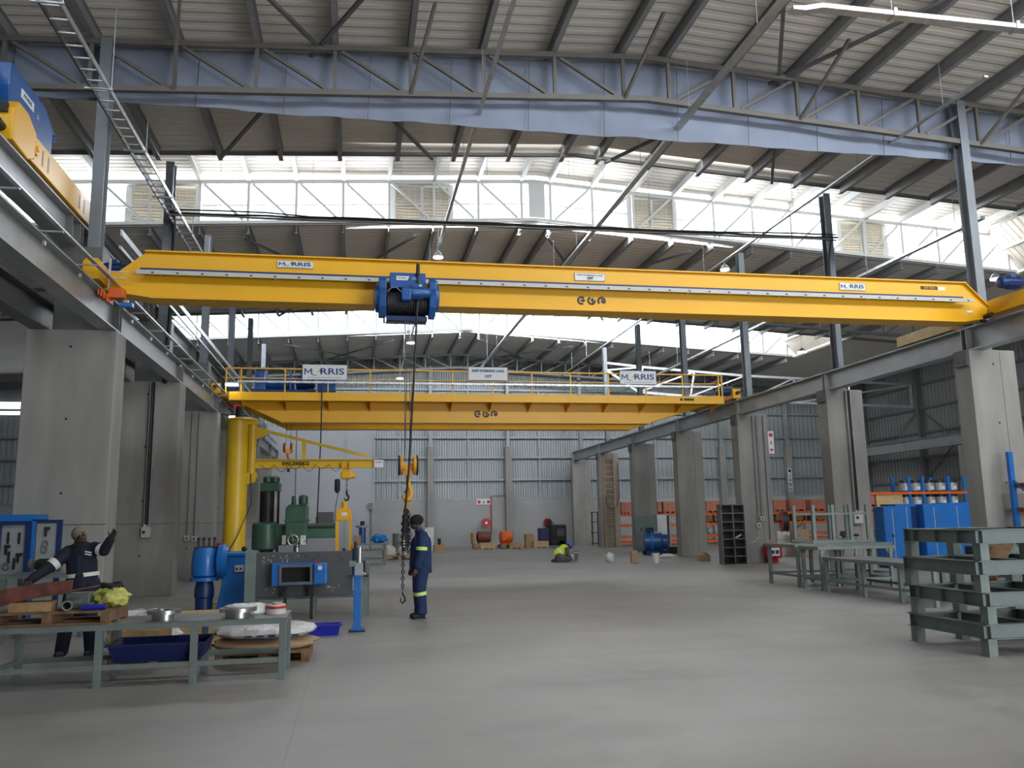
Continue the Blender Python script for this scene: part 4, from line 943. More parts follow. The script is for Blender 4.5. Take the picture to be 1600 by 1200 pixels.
# below and behind the bench
pallet(-2.75, -1.75, 10.5, 11.4, 0, 'pallet behind the left part of the front bench under a timber box', 'wood_d')
t = thing('timber_box', (-2.3, 10.9, .13), 'open timber box with greenish planks behind the front bench', 'box')
part('side_board', MB().box(-2.72, -2.2, 10.55, 10.58, .13, .40), 'wood', t); part('side_board', MB().box(-2.72, -2.2, 11.2, 11.23, .13, .40), 'wood', t)
part('end_board', MB().box(-2.74, -2.71, 10.55, 11.23, .13, .42), 'wood', t)
t = thing('timber_box', (-2.05, 12.0, 0), 'pale open crate standing on the floor behind the navy tub', 'box')
part('side_board', MB().box(-2.5, -1.55, 11.95, 11.98, 0, .42), 'ply', t); part('side_board', MB().box(-2.5, -1.55, 12.5, 12.53, 0, .42), 'ply', t)
part('end_board', MB().box(-1.57, -1.54, 11.95, 12.53, 0, .42), 'ply', t); part('base_board', MB().box(-2.5, -1.55, 11.95, 12.53, 0, .03), 'ply', t)
solo('film_bundle', flat_bottom(lump((-2.6, 11.6, .26), .45, .3, .27, .25, 5), 0), 'plastic', 'white film bundle on the floor behind the left part of the front bench', 'bundle', smooth=True)
t = thing('plastic_tub', (-1.95, 10.0, .22), 'navy blue open tub on the lower rails of the front bench', 'tub')
def tub(x0, x1, y0, y1, z0, z1, fl_, th=.012):
    b = [(x0+fl_, y0+fl_), (x1-fl_, y0+fl_), (x1-fl_, y1-fl_), (x0+fl_, y1-fl_)]; tp = [(x0, y0), (x1, y0), (x1, y1), (x0, y1)]
    bi = [(x0+fl_+th, y0+fl_+th), (x1-fl_-th, y0+fl_+th), (x1-fl_-th, y1-fl_-th), (x0+fl_+th, y1-fl_-th)]; ti = [(x0+th, y0+th), (x1-th, y0+th), (x1-th, y1-th), (x0+th, y1-th)]
    vs = [(*p, z0) for p in b]+[(*p, z1) for p in tp]+[(*p, z0+th) for p in bi]+[(*p, z1) for p in ti]; fs = [(3, 2, 1, 0), (8, 9, 10, 11)]
    for k in range(4): j = (k+1) % 4; fs += [(k, j, 4+j, 4+k), (8+j, 8+k, 12+k, 12+j), (4+k, 4+j, 12+j, 12+k)]
    return MB().add(vs, fs)
part('shell', tub(-2.45, -1.50, 9.34, 9.95, .222, .40, .06), 'tub', t)
part('rim', MB().box(-2.47, -1.48, 9.32, 9.35, .385, .405).box(-2.47, -1.48, 9.94, 9.97, .385, .405), 'tub', t)
pallet(-1.55, -.50, 10.3, 11.3, 0, 'pallet of film-wrapped sacks behind the right end of the front bench', 'wood_d')
for k, (lab) in enumerate(('lower film-wrapped brown sack on the right-hand pallet behind the bench', 'upper white film-wrapped sack with blue print on the right-hand pallet')):
    z = .13+.145*k; m = flat_bottom(lump((-1.03, 10.8, z+.05), .60, .52, .10, .12, 8+k, 30), z)
    for v in m.v: v.z = min(v.z, z+.14) if k == 0 else v.z
    m; o = solo('film_wrapped_sack', m, 'cardboard' if k == 0 else 'plastic', lab, 'sack', smooth=True)
m = MB()
for k in range(5): part('printed_mark', MB().box(-1.22+.13*k, -1.14+.13*k, 10.27, 10.275, .30, .325), 'lettering', o)
t = thing('plastic_trough', (-.45, 12.7, 0), 'royal blue plastic trough on the floor right of the front bench', 'trough')
part('shell', tub(-.80, -.18, 12.5, 12.85, 0, .15, .03), 'tubv', t); part('rim', MB().box(-.82, -.16, 12.48, 12.51, .135, .155).box(-.18, -.15, 12.5, 12.85, .135, .155), 'tubv', t)

# blue cabinets at far left
def tool(p, kind, x, z, y):
    if kind == 'drill': m = MB().box(x-.02, x+.06, y-.03, y, z, z+.05).box(x-.01, x+.02, y-.03, y, z-.10, z)
    elif kind == 'ring': m = MB().path([(x+.04*math.cos(a), y-.015, z+.05*math.sin(a)) for a in [6.283*k/12 for k in range(12)]], .012, 6, True)
    else: m = MB().box(x-.015, x+.015, y-.02, y, z-.10, z+.08)
    part('hand_tool', m, 'dark' if kind != 'ring' else 'steel', p)
t = thing('tool_cabinet', (-5.4, 14.6, 0), 'tall bright blue tool cabinet at the left edge with open doors', 'cabinet')
part('body', MB().box(-6.6, -5.5, 14.7, 15.1, .08, 1.78).box(-6.6, -4.98, 14.55, 15.1, 1.70, 1.80), 'bblue', t)
part('side_panel', MB().box(-5.02, -4.98, 14.55, 15.1, .08, 1.72), 'bblue', t)
part('back_panel', MB().box(-5.52, -4.98, 15.0, 15.03, .08, 1.72), 'steel_l', t)
part('door', MB().box(-5.80, -5.52, 14.50, 14.54, .1, 1.70), 'bblue', t)
part('inner_frame', MB().box(-5.52, -5.46, 14.52, 14.56, .1, 1.70).box(-5.10, -5.02, 14.52, 14.56, .1, 1.70).box(-5.46, -5.10, 14.52, 14.56, 1.64, 1.70), 'dblue', t)
ip = part('tool_board', MB().box(-5.46, -5.10, 14.57, 14.6, .1, 1.66), 'steel_l', t)
for kd, x, z in (('s', -5.36, 1.45), ('s', -5.2, 1.44), ('drill', -5.38, 1.28), ('s', -5.33, 1.15), ('s', -5.25, 1.05), ('ring', -5.36, 1.0), ('drill', -5.2, 1.15)): tool(ip, kd, x, z, 14.57)
d = part('door', MB().box(-4.96, -4.60, 14.58, 14.61, .1, 1.70), 'steel_l', t)
part('door_edge', MB().box(-4.66, -4.59, 14.56, 14.62, .1, 1.71).box(-4.96, -4.66, 14.56, 14.6, 1.66, 1.71), 'dblue', d)
for kd, x, z in (('drill', -4.82, 1.55), ('ring', -4.82, 1.25), ('ring', -4.81, 1.33), ('s', -4.80, 1.0), ('drill', -4.83, .95)): tool(d, kd, x, z, 14.57)
# low bench in front of the cabinets
leg_table('side_bench', 'grey-green bench behind the pointing man at the left edge', -4.9, -3.9, 13.0, 13.7, .95, [-4.85, -4.0])
t = thing('bench_grinder', (-4.35, 13.3, .95), 'dark grinder on the bench behind the pointing man', 'grinder')
part('body', MB().lathe([(.07, 0), (.09, .05), (.09, .2), (.07, .25)], (-4.5, 13.3, 1.06), (1, 0, 0), 18), 'dark', t, smooth=True)
part('wheel', MB().tube((-4.58, 13.3, 1.06), (-4.54, 13.3, 1.06), .09, n=20), 'steel', t); part('wheel', MB().tube((-4.21, 13.3, 1.06), (-4.17, 13.3, 1.06), .09, n=20), 'steel', t)
part('base', MB().box(-4.47, -4.28, 13.22, 13.38, .95, 1.0), 'dark', t)

# blue gearbox with motors
t = thing('geared_motor', (-2.55, 16.0, 0), 'tall blue geared motor standing on the floor left of the blue pedestal', 'motor')
part('gear_housing', MB().lathe([(.17, .65), (.23, .70), (.24, .9), (.22, 1.1), (.20, 1.18)], (-2.62, 16.0, 0), n=20), 'bblue', t, smooth=True)
part('flange', MB().tube((-2.62, 16.0, .60), (-2.62, 16.0, .66), .25, n=24), 'bblue', t)
part('motor_barrel', MB().lathe([(.15, .0), (.15, .3), (.17, .32), (.17, .45), (.14, .6)], (-2.62, 16.0, 0), n=20), 'dblue', t, smooth=True)
part('side_drum', MB().lathe([(.12, 0), (.3, .03), (.32, .12), (.24, .2)], (-2.42, 16.0, .93), (1, 0, 0), 24), 'bblue', t, smooth=True)
for k in range(4): part('eye_bolt', MB().tube((-2.74+.09*k, 15.95, 1.17), (-2.74+.09*k, 15.95, 1.34), .018, n=8).ball((-2.74+.09*k, 15.95, 1.34), .03, n=8), 'dark', t)
part('top_plate', MB().box(-2.80, -2.42, 15.85, 16.15, 1.17, 1.20), 'dark', t)
t = thing('gearbox_pedestal', (-2.1, 16.1, 0), 'bright blue tapered pedestal with a white switch in front of the jib column', 'pedestal')
part('housing', MB().prism([(-2.42, 0), (-1.80, 0), (-1.78, 1.02), (-2.22, 1.02)], (0, 15.9, 0), (1, 0, 0), (0, 0, 1), (0, .4, 0)), 'bblue', t, bevel=.01)
part('top_cover', MB().box(-2.25, -1.72, 15.86, 16.34, 1.02, 1.10), 'bblue', t, bevel=.02)
part('edge_flange', MB().box(-1.80, -1.72, 15.86, 16.34, .1, 1.02), 'dblue', t)
b = part('switch_box', MB().box(-2.1, -1.94, 15.86, 15.9, .74, .86), 'whitepaint', t, bevel=.01); part('button', MB().tube((-2.06, 15.86, .8), (-2.06, 15.85, .8), .02, n=10).tube((-1.99, 15.86, .8), (-1.99, 15.85, .8), .02, n=10), 'dark', b)
part('eye_bolt', MB().ball((-1.96, 16.0, 1.14), .05, n=10), 'dark', t)

# jib crane
JX, JY = -2.62, 18.3
t = thing('jib_crane', (JX, JY, 0), 'yellow pillar jib crane with its arm over the green drill', 'jib crane')
JX = at(368, 780, JY).x
col = part('column', MB().lathe([(.225, 0), (.225, 3.74)], (JX, JY, 0), n=32), 'yellow_d', t, smooth=True)
part('base_flange', MB().tube((JX, JY, 0), (JX, JY, .03), .38, n=32), 'yellow_d', t)
part('cap_plate', MB().lathe([(.34, 3.74), (.34, 3.78), (.2, 3.81)], (JX+.08, JY, 0), n=32), 'yellow_d', t)
part('cable_gland', MB().tube((JX+.02, JY, 3.78), (JX+.02, JY, 4.05), .09, .07, n=14), 'dark', t)
hx_ = at(394, 700, JY).x
part('hinge_tube', MB().tube((hx_, JY, 2.62), (hx_, JY, 3.70), .085, n=18), 'yellow_d', t, smooth=True)
part('lower_bearing', MB().prism([(JX+.1, 2.35), (JX+.38, 2.45), (hx_+.12, 2.58), (hx_+.12, 2.64), (JX+.1, 2.64)], (0, JY-.1, 0), (1, 0, 0), (0, 0, 1), (0, .2, 0)), 'yellow_d', t)
part('upper_bearing', MB().box(JX+.1, hx_+.1, JY-.1, JY+.1, 3.66, 3.74), 'yellow_d', t)
a0, a1 = hx_+.08, at(590, 731, JY).x
zA = 2.83
part('arm', MB().ibeam((a0, JY, zA), (a1, JY, zA), .19, .14, .016, .012), 'yellow_d', t)
part('tie_beam', MB().bar((a0, JY, 3.58), (at(573, 718, JY).x, JY, 2.99), .07, .06), 'yellow_d', t)
part('strut', MB().box(at(475, 700, JY).x-.04, at(475, 700, JY).x+.04, JY-.03, JY+.03, 2.92, 3.33), 'yellow_d', t)
part('gusset', MB().prism([(a0, 3.35), (a0+.25, 3.47), (a0+.25, 3.56), (a0, 3.62)], (0, JY-.03, 0), (1, 0, 0), (0, 0, 1), (0, .06, 0)), 'yellow_d', t)
text('load_marking', 'SWL2000KG', .10, (at(462, 729, JY).x, JY-.012, zA), FRONT, 'blackink', t, fit=.56, bold=.004)
pl = part('maker_plate', MB().box(a1-.08, a1+.12, JY-.08, JY-.07, zA-.09, zA+.07), 'white', t); text('lettering', 'MORRIS', .04, (a1+.02, JY-.083, zA+.02), FRONT, 'lettering', pl)
pts = []
for k in range(6):
    x = a0+.12+.28*k
    for j in range(5): u = j/4; pts.append((x+.28*u, JY-.09, zA-.02-.15*4*u*(1-u)*(1 if k % 2 else .6)))
part('festoon_cable', MB().path(pts, .006, 6), 'black', t)
part('floor_lead', MB().path([(hx_, JY-.1, 2.62), (JX+.35, JY-.26, 2.0), (JX+.08, JY-.28, 1.3), (JX-.15, JY-.25, .9)], .01, 6), 'black', t)
# hoist on the jib
p = at(540, 745, JY)
h = thing('chain_hoist', (p.x, JY, 2.2), 'small yellow electric chain hoist hanging from the jib arm', 'hoist')
part('trolley', MB().box(p.x-.09, p.x-.07, JY-.1, JY+.1, 2.72, 2.85).box(p.x+.07, p.x+.09, JY-.1, JY+.1, 2.72, 2.85).box(p.x-.09, p.x+.09, JY-.02, JY+.02, 2.66, 2.74), 'yellow', h)
part('body', MB().box(p.x-.10, p.x+.13, JY-.12, JY+.10, 2.50, 2.66), 'yellow', h, bevel=.03)
part('motor_cap', MB().lathe([(.08, 0), (.07, .06), (.03, .08)], (p.x+.13, JY, 2.58), (1, 0, 0), 18), 'yellow', h, smooth=True)
part('chain_bag', MB().lathe([(.02, 0), (.06, .05), (.06, .25), (.045, .3)], (p.x-.17, JY-.02, 2.2), n=14), 'black', h, smooth=True)
m = MB(); chain(m, [(p.x+.03, JY, 2.5), (p.x+.03, JY, 2.24)], .05, .006, .015); part('load_chain', m, 'dark', h)
part('hook', MB().path([(p.x+.03, JY, 2.26), (p.x+.03, JY, 2.18), (p.x+.07, JY, 2.12), (p.x+.06, JY, 2.06), (p.x+.01, JY, 2.04), (p.x-.02, JY, 2.09)], [.02, .025, .025, .025, .02, .01], 10), 'black', h, smooth=True)
part('control_lead', MB().path([(p.x-.15, JY-.05, 2.2), (p.x-.2, JY-.1, 1.9), (p.x-.22, JY-.15, 1.5)], .008, 6), 'black', h)

# radial drill
DY = 20.0
def dx(px): return at(px, 830, DY).x
def dz(px, py): return at(px, py, DY).z
t = thing('radial_drill', (dx(416), DY, 0), 'green radial drilling machine with arm, head and motors in front of the grey panel wall', 'drilling machine')
cx = dx(416)
part('base', MB().box(cx-.4, dx(525), DY-.45, DY+.45, 0, .25), 'green', t, bevel=.02)
part('column', MB().tube((cx, DY, .25), (cx, DY, dz(416, 768)), .16, n=28), 'dark', t, smooth=True)
part('column_rail', MB().box(cx+.17, cx+.24, DY-.06, DY+.06, .9, dz(416, 768)), 'galv', t)
part('elevating_screw', MB().tube((dx(434), DY-.05, .9), (dx(434), DY-.05, dz(434, 766)), .028, n=10), 'dark', t)
part('column_cap', MB().box(dx(406), dx(437), DY-.2, DY+.2, dz(416, 768), dz(416, 755)), 'green', t, bevel=.02)
for px in (416, 428): part('top_motor', MB().lathe([(.07, 0), (.1, .03), (.1, .13), (.05, .17)], (dx(px), DY, dz(px, 755)), n=18), 'green', t, smooth=True)
part('column_sleeve', MB().lathe([(.26, 0), (.3, .03), (.3, .57), (.24, .62)], (dx(415), DY, dz(415, 859)), n=32), 'green', t, smooth=True)
part('clamp_block', MB().box(dx(430), dx(450), DY-.22, DY+.18, dz(440, 852), dz(440, 820)), 'green', t, bevel=.03)
part('arm', MB().box(dx(430), dx(525), DY-.2, DY+.15, dz(480, 841), dz(480, 818)), 'green', t, bevel=.02)
part('arm_way', MB().box(dx(445), dx(523), DY-.22, DY-.18, dz(480, 826), dz(480, 822)), 'dark', t)
hd = part('drill_head', MB().prism([(dx(448), dz(460, 850)), (dx(480), dz(460, 850)), (dx(482), dz(460, 792)), (dx(479), dz(460, 789)), (dx(453), dz(460, 789)), (dx(448), dz(460, 794))], (0, DY-.5, 0), (1, 0, 0), (0, 0, 1), (0, .6, 0)), 'green', t, bevel=.03)
part('head_band', MB().box(dx(446.5), dx(483.5), DY-.53, DY+.1, dz(460, 815), dz(460, 812)), 'green', hd)
part('spindle_motor', MB().lathe([(.07, 0), (.105, .02), (.105, .18), (.06, .22)], (dx(474), DY-.2, dz(474, 789)), n=20), 'green', t, smooth=True)
part('feed_motor', MB().lathe([(.06, 0), (.05, .08), (.05, .17), (.03, .2)], (dx(459), DY-.2, dz(459, 789)), n=18), 'green', t, smooth=True)
hwx, hwz = dx(461), dz(461, 843)
wh = part('hand_wheel', MB().path([(hwx+.11*math.cos(a), DY-.6, hwz+.11*math.sin(a)) for a in [6.283*k/20 for k in range(20)]], .014, 8, True), 'steel_br', t, smooth=True)
part('spoke', MB().bar((hwx-.1, DY-.6, hwz), (hwx+.1, DY-.6, hwz), .015).bar((hwx, DY-.6, hwz-.1), (hwx, DY-.6, hwz+.1), .015).tube((hwx, DY-.63, hwz), (hwx, DY-.5, hwz), .03, n=12), 'steel_br', wh)
part('lever', MB().bar((hwx, DY-.62, hwz), (hwx-.06, DY-.66, hwz+.22), .014), 'steel_br', t)
part('lever', MB().bar((hwx+.02, DY-.62, hwz-.05), (hwx+.16, DY-.66, hwz-.2), .02), 'steel_br', t)
b = part('switch_panel', MB().box(dx(472), dx(480), DY-.53, DY-.5, dz(476, 850), dz(476, 836)), 'white', t); part('button', MB().box(dx(474), dx(475.5), DY-.54, DY-.53, dz(476, 840), dz(476, 838)), 'dark', b); part('button', MB().box(dx(477), dx(478.5), DY-.54, DY-.53, dz(476, 846), dz(476, 844)), 'dark', b)
part('switch_panel', MB().box(dx(444), dx(450), DY-.53, DY-.5, dz(446, 850), dz(446, 836)), 'whitepaint', t)
part('spindle', MB().tube((dx(466), DY-.3, .75), (dx(466), DY-.3, dz(466, 848)), .06, n=16), 'steel_br', t)
part('work_table', MB().box(dx(425), dx(515), DY-.42, DY+.3, .25, .72), 'green', t, bevel=.01)

# perforated plate on its bench, gearbox frame in front
bb = leg_table('work_bench', 'grey-green bench behind the dark perforated plate', -1.78, .30, 15.1, 15.9, .88, [-1.74, -.72, .20], low=.30)
t = thing('perforated_plate', (-.72, 14.95, .32), 'dark perforated steel plate standing on edge against the bench', 'steel plate')
ppl = part('plate', MB().box(-1.62, -.02, 14.92, 15.07, .36, 1.10), 'steel_d', t, bevel=.006)
part('side_rib', MB().box(-1.80, -1.62, 14.86, 15.09, .30, 1.14), 'teal', t, bevel=.004)
rnd = random.Random(5); k = 0
for (xa, xb, za, zb, n, mt) in ((-1.52, -.9, 1.0, 1.05, 10, 'whitepaint'), (-1.52, -1.1, .92, .99, 14, 'whitepaint'), (-.9, -.15, 1.0, 1.07, 12, 'black'), (-1.5, -1.1, .42, .5, 9, 'whitepaint'), (-.5, -.25, .43, .52, 10, 'whitepaint'), (-.8, -.1, .9, .99, 9, 'black')):
    for j in range(n):
        x, z = rnd.uniform(xa, xb), rnd.uniform(za, zb); part('drilled_hole', MB().tube((x, 14.921, z), (x, 14.917, z), rnd.uniform(.006, .012), n=8), mt, ppl); k += 1
t = thing('gearbox_casing', (-.87, 14.75, .56), 'blue gearbox casing with a dark open rectangle in front of the perforated plate', 'gearbox casing')
m = MB().box(-1.22, -.68, 14.62, 14.66, .58, .62).box(-1.22, -.68, 14.62, 14.66, .86, .90).box(-1.22, -1.18, 14.62, 14.66, .62, .86).box(-.72, -.68, 14.62, 14.66, .62, .86)
part('machined_face', m, 'steel', t)
part('casing_wall', MB().box(-1.34, -.66, 14.67, 14.92, .88, .93).box(-1.34, -.66, 14.67, 14.92, .56, .60).box(-1.34, -1.2, 14.66, 14.90, .6, .88), 'bblue', t)
part('end_housing', MB().box(-.67, -.44, 14.64, 14.92, .56, .92), 'bblue', t, bevel=.03)
part('bearing_cover', MB().tube((-.56, 14.64, .84), (-.56, 14.62, .84), .04, n=16), 'white', t)
part('cavity_black_sheet', MB().box(-1.19, -.68, 14.86, 14.9, .6, .88), 'black', t)  # black sheet closing the casing, so its opening looks dark
part('red_cap', MB().box(-.66, -.56, 14.68, 14.78, .92, .945), 'red', t)
[part('stand_leg', MB().box(x, x+.05, 14.72, 14.8, 0, .56), 'dark', t) for x in (-1.15, -.72)]
# press frame on the bench
px0, px1 = at(526, 850, 15.6).x, at(549, 850, 15.6).x
t = thing('press_frame', ((px0+px1)/2, 15.6, .88), 'tall yellow press frame standing on the bench at the end of the green drill arm', 'press')
part('bottom_beam', MB().box(px0-.03, px1, 15.5, 15.7, .88, 1.0), 'yellow', t, bevel=.006)
part('upright', MB().box(px0-.02, px0+.035, 15.54, 15.66, 1.0, 1.72), 'yellow', t); part('upright', MB().box(px1-.045, px1, 15.54, 15.66, 1.0, 1.72), 'yellow', t)
part('head_beam', MB().prism([(px0-.01, 1.62), (px1, 1.62), (px1, 1.78), (px1-.05, 1.84), (px0+.04, 1.84), (px0-.01, 1.78)], (0, 15.52, 0), (1, 0, 0), (0, 0, 1), (0, .16, 0)), 'yellow', t, bevel=.006)
part('cylinder', MB().tube(((px0+px1)/2, 15.6, 1.84), ((px0+px1)/2, 15.6, 1.95), .055, n=20), 'yellow', t, smooth=True)
part('ram', MB().box(px0+.04, px1-.05, 15.56, 15.64, 1.0, 1.06).tube(((px0+px1)/2, 15.6, 1.06), ((px0+px1)/2, 15.6, 1.12), .03, n=12), 'dark', t)
part('gauge', MB().box((px0+px1)/2-.05, (px0+px1)/2+.05, 15.51, 15.52, 1.70, 1.76), 'white', t)
part('pump', MB().ball((px1+.05, 15.55, 1.12), .06, .06, .09, 14), 'oyellow', t, smooth=True)
# clutter on bench
for i, (x, w, hgt, mt, lab) in enumerate(((-1.35, .14, .13, 'whitepaint', 'pale cast bracket on the bench beside the hand wheel'), (-1.12, .1, .10, 'whitepaint', 'second pale bracket on the bench under the drill head'), (-.62, .16, .12, 'blue', 'small blue block on the bench behind the perforated plate'), (-.34, .2, .15, 'steel', 'grey instrument on the bench left of the yellow press'))):
    build('bench_item', MB().prism([(0, 0), (w, 0), (w, hgt*.6), (w*.7, hgt), (w*.2, hgt), (0, hgt*.5)], (x, 15.5, .88), (1, 0, 0), (0, 0, 1), (0, .12, 0)), mt, None, bevel=.006, label=lab, cat='workpiece')
# blue stand with vice
t = thing('blue_stand', (.06, 12.9, 0), 'slim blue column stand carrying a grey vice, right of the perforated plate', 'stand')
sx_ = at(558, 950, 12.9).x
part('post', MB().box(sx_-.055, sx_+.055, 12.85, 12.95, .02, .78), 'bblue', t, bevel=.006); part('base_plate', MB().box(sx_-.12, sx_+.12, 12.78, 13.02, 0, .02), 'dark', t)
part('top_plate', MB().box(sx_-.07, sx_+.09, 12.82, 12.98, .78, .80), 'bblue', t); part('foot', MB().box(sx_-.08, sx_+.09, 12.83, 12.97, .02, .06), 'bblue', t)
t = thing('bench_vice', (sx_, 12.9, .80), 'grey machine vice on top of the slim blue stand', 'vice')
part('body', MB().box(sx_-.05, sx_+.08, 12.84, 12.96, .80, .99), 'steel_l', t, bevel=.015); part('jaw', MB().box(sx_-.13, sx_-.02, 12.84, 12.95, .93, 1.02), 'teal', t, bevel=.01)
part('spindle', MB().tube((sx_+.02, 12.9, .99), (sx_+.02, 12.9, 1.22), .045, .05, n=18), 'steel_br', t); part('handle', MB().tube((sx_+.1, 12.9, .85), (sx_+.1, 12.9, 1.02), .018, n=8), 'dark', t)
part('cylinder', MB().tube((sx_+.03, 12.93, 1.0), (sx_+.04, 12.93, 1.15), .06, n=18), 'steel_br', t)
part('dark_head', MB().box(sx_-.06, sx_-.01, 12.86, 12.94, 1.02, 1.30), 'dark', t, bevel=.01)
part('blue_bar', MB().box(sx_-.085, sx_-.05, 12.92, 12.97, .8, 1.2), 'bblue', t)
# small table at the bench end
t = thing('small_stand', (.24, 15.2, 0), 'small grey-green stand with a dark round-edged top beside the vice', 'stand')
xx = at(569, 930, 14.9).x
part('leg', MB().box(xx-.045, xx+.045, 14.85, 14.95, 0, .66), 'teal', t); part('top', MB().box(xx-.22, xx+.07, 14.75, 15.05, .66, .69), 'dark', t)
part('turned_part', MB().lathe([(.06, .69), (.03, .72), (.02, .82), (.03, .88), (.015, .95)], (xx-.02, 14.9, 0), n=16), 'steel_br', t, smooth=True)

# rear benches and things in the middle distance
def bx(px, Y): return at(px, 850, Y).x
Yb = 32.4
tb2 = leg_table('work_bench', 'distant grey-green bench with a blue bag on top, right of the yellow press', bx(552, Yb), bx(606, Yb), Yb-.3, Yb+.6, .78, [bx(554, Yb), bx(600, Yb)])
part('shelf_panel', MB().box(bx(562, Yb), bx(598, Yb), Yb-.25, Yb+.5, .50, .53), 'teal', tb2)
solo('plastic_bag', flat_bottom(lump((bx(592, Yb), Yb, .93), .30, .2, .17, .4, 4), .78), 'bluebag', 'crumpled bright blue plastic bag on the distant bench', 'bag', smooth=True)
t = thing('gear_unit', (bx(566, Yb), Yb, .78), 'blue cylinder with a steel flange on the distant bench', 'gear unit')
gx = bx(566, Yb)
part('barrel', MB().tube((gx, Yb, .78), (gx, Yb, 1.36), .13, n=20), 'blue', t, smooth=True); part('flange', MB().tube((gx, Yb, 1.36), (gx, Yb, 1.44), .24, n=24), 'steel_l', t); part('shaft', MB().tube((gx, Yb, 1.44), (gx, Yb, 1.6), .08, n=14), 'dark', t)
solo('cardboard_box', MB().box(bx(560, Yb)-.2, bx(569, Yb)-.12, Yb-.3, Yb-.05, .78, 1.08), 'cardboard', 'small cardboard box on the distant bench by the blue cylinder', 'box', bevel=.005)
Yc = 35.5
pallet(bx(602, Yc), bx(645, Yc), Yc-.5, Yc+.6, 0, 'pallet under white wrapped goods behind the chain', 'wood', h=.16)
for i, (px, w, hh, lab) in enumerate(((608, .3, .35, 'left white wrapped bundle on the pallet behind the chain'), (632, .3, .3, 'right white wrapped bundle on the pallet behind the chain'))):
    solo('wrapped_bundle', flat_bottom(lump((bx(px, Yc), Yc, .32), w, .4, hh*.8, .2, 12+i), .16), 'tapew', lab, 'bundle', smooth=True)
t = thing('waste_drum', (bx(624, 37), 37, 0), 'grey-green drum behind the white wrapped bundles', 'drum')
part('body', MB().lathe([(.3, 0), (.3, .3), (.31, .32), (.3, .34), (.3, .7), (.31, .72), (.3, .74), (.3, 1.0)], (bx(624, 37), 37, 0), n=24), 'teal', t, smooth=True)
part('lid', MB().tube((bx(624, 37), 37, 1.0), (bx(624, 37), 37, 1.04), .31, n=24), 'teal', t)
# ================================================================== RIGHT SIDE
leg_table('work_bench', 'grey-green bench on the right carrying an upturned table', 9.5, 11.9, 17.15, 18.5, .92, [9.55, 10.6, 11.8], low=.22)
t = thing('upturned_table', (11.1, 18.0, .92), 'upside-down grey-green table with its legs in the air on the rear right bench', 'table')
part('tabletop', MB().box(10.15, 11.65, 17.5, 18.45, .92, .935), 'benchtop', t)
part('top_frame', MB().box(10.15, 11.65, 17.5, 17.54, .935, .99).box(10.15, 11.65, 18.41, 18.45, .935, .99), 'teal', t)
for x in (10.2, 10.68, 11.12, 11.55):
    for y in (17.52, 18.37): part('leg', MB().box(x, x+.07, y, y+.06, .99, 1.78), 'teal', t)
part('rail', MB().box(10.27, 11.55, 17.53, 17.56, 1.55, 1.60), 'teal', t); part('rail', MB().box(10.27, 11.55, 18.38, 18.41, 1.55, 1.60), 'teal', t)
part('end_rail', MB().box(11.56, 11.6, 17.58, 18.37, 1.55, 1.60), 'teal', t)
leg_table('work_bench', 'short grey-green bench with gusseted legs between the two longer right benches', 9.5, 11.3, 16.2, 17.0, .90, [9.55, 10.35, 11.15], low=.2, gus=True)
leg_table('work_bench', 'low grey-green bench running towards the viewer left of the stacked steel frames', 9.5, 10.45, 12.7, 16.05, .70, [9.52, 10.36], low=.2)
o = bpy.data.objects['work_bench.006'] if 'work_bench.006' in bpy.data.objects else None
for y in (13.6, 14.7):
    for tt in [q for q in bpy.data.objects if q.get('label', '').startswith('low grey-green')]:
        for x in (9.52, 10.36): part('leg', MB().box(x, x+.07, y, y+.07, 0, .64), 'teal', tt, bevel=.004)
leg_table('work_bench', 'bench seen behind the stacked steel frames with a dark machine under it', 11.3, 13.3, 12.9, 13.9, .95, [11.35, 12.3, 13.2], low=.3)
t = thing('floor_machine', (12.4, 14.6, 0), 'dark machine with orange fittings behind the stacked steel frames', 'machine')
part('body', MB().box(11.9, 12.9, 14.2, 14.9, .35, .92), 'dark', t, bevel=.03)
part('orange_knob', MB().ball((11.92, 14.18, .86), .07, n=12), 'orange', t, smooth=True); part('orange_knob', MB().ball((12.7, 14.18, .62), .09, n=12), 'orange', t, smooth=True)
for x in (11.95, 12.8): part('foot', MB().box(x, x+.08, 14.25, 14.85, 0, .35), 'dark', t)
t = thing('floor_vice', (11.95, 19.4, 0), 'black vice on a leaning stand behind the short right bench', 'vice')
part('stand', MB().bar((12.5, 19.3, 0), (12.25, 19.3, 1.0), .06).bar((11.9, 19.3, .0), (12.05, 19.3, 1.0), .04), 'dark', t)
part('jaws', MB().prism([(-.12, 0), (.3, 0), (.3, .06), (.1, .08), (.05, .16), (-.15, .14), (-.2, .05)], (12.15, 19.25, 1.0), (1, 0, 0), (0, 0, 1), (0, .1, 0)), 'black', t, bevel=.01)

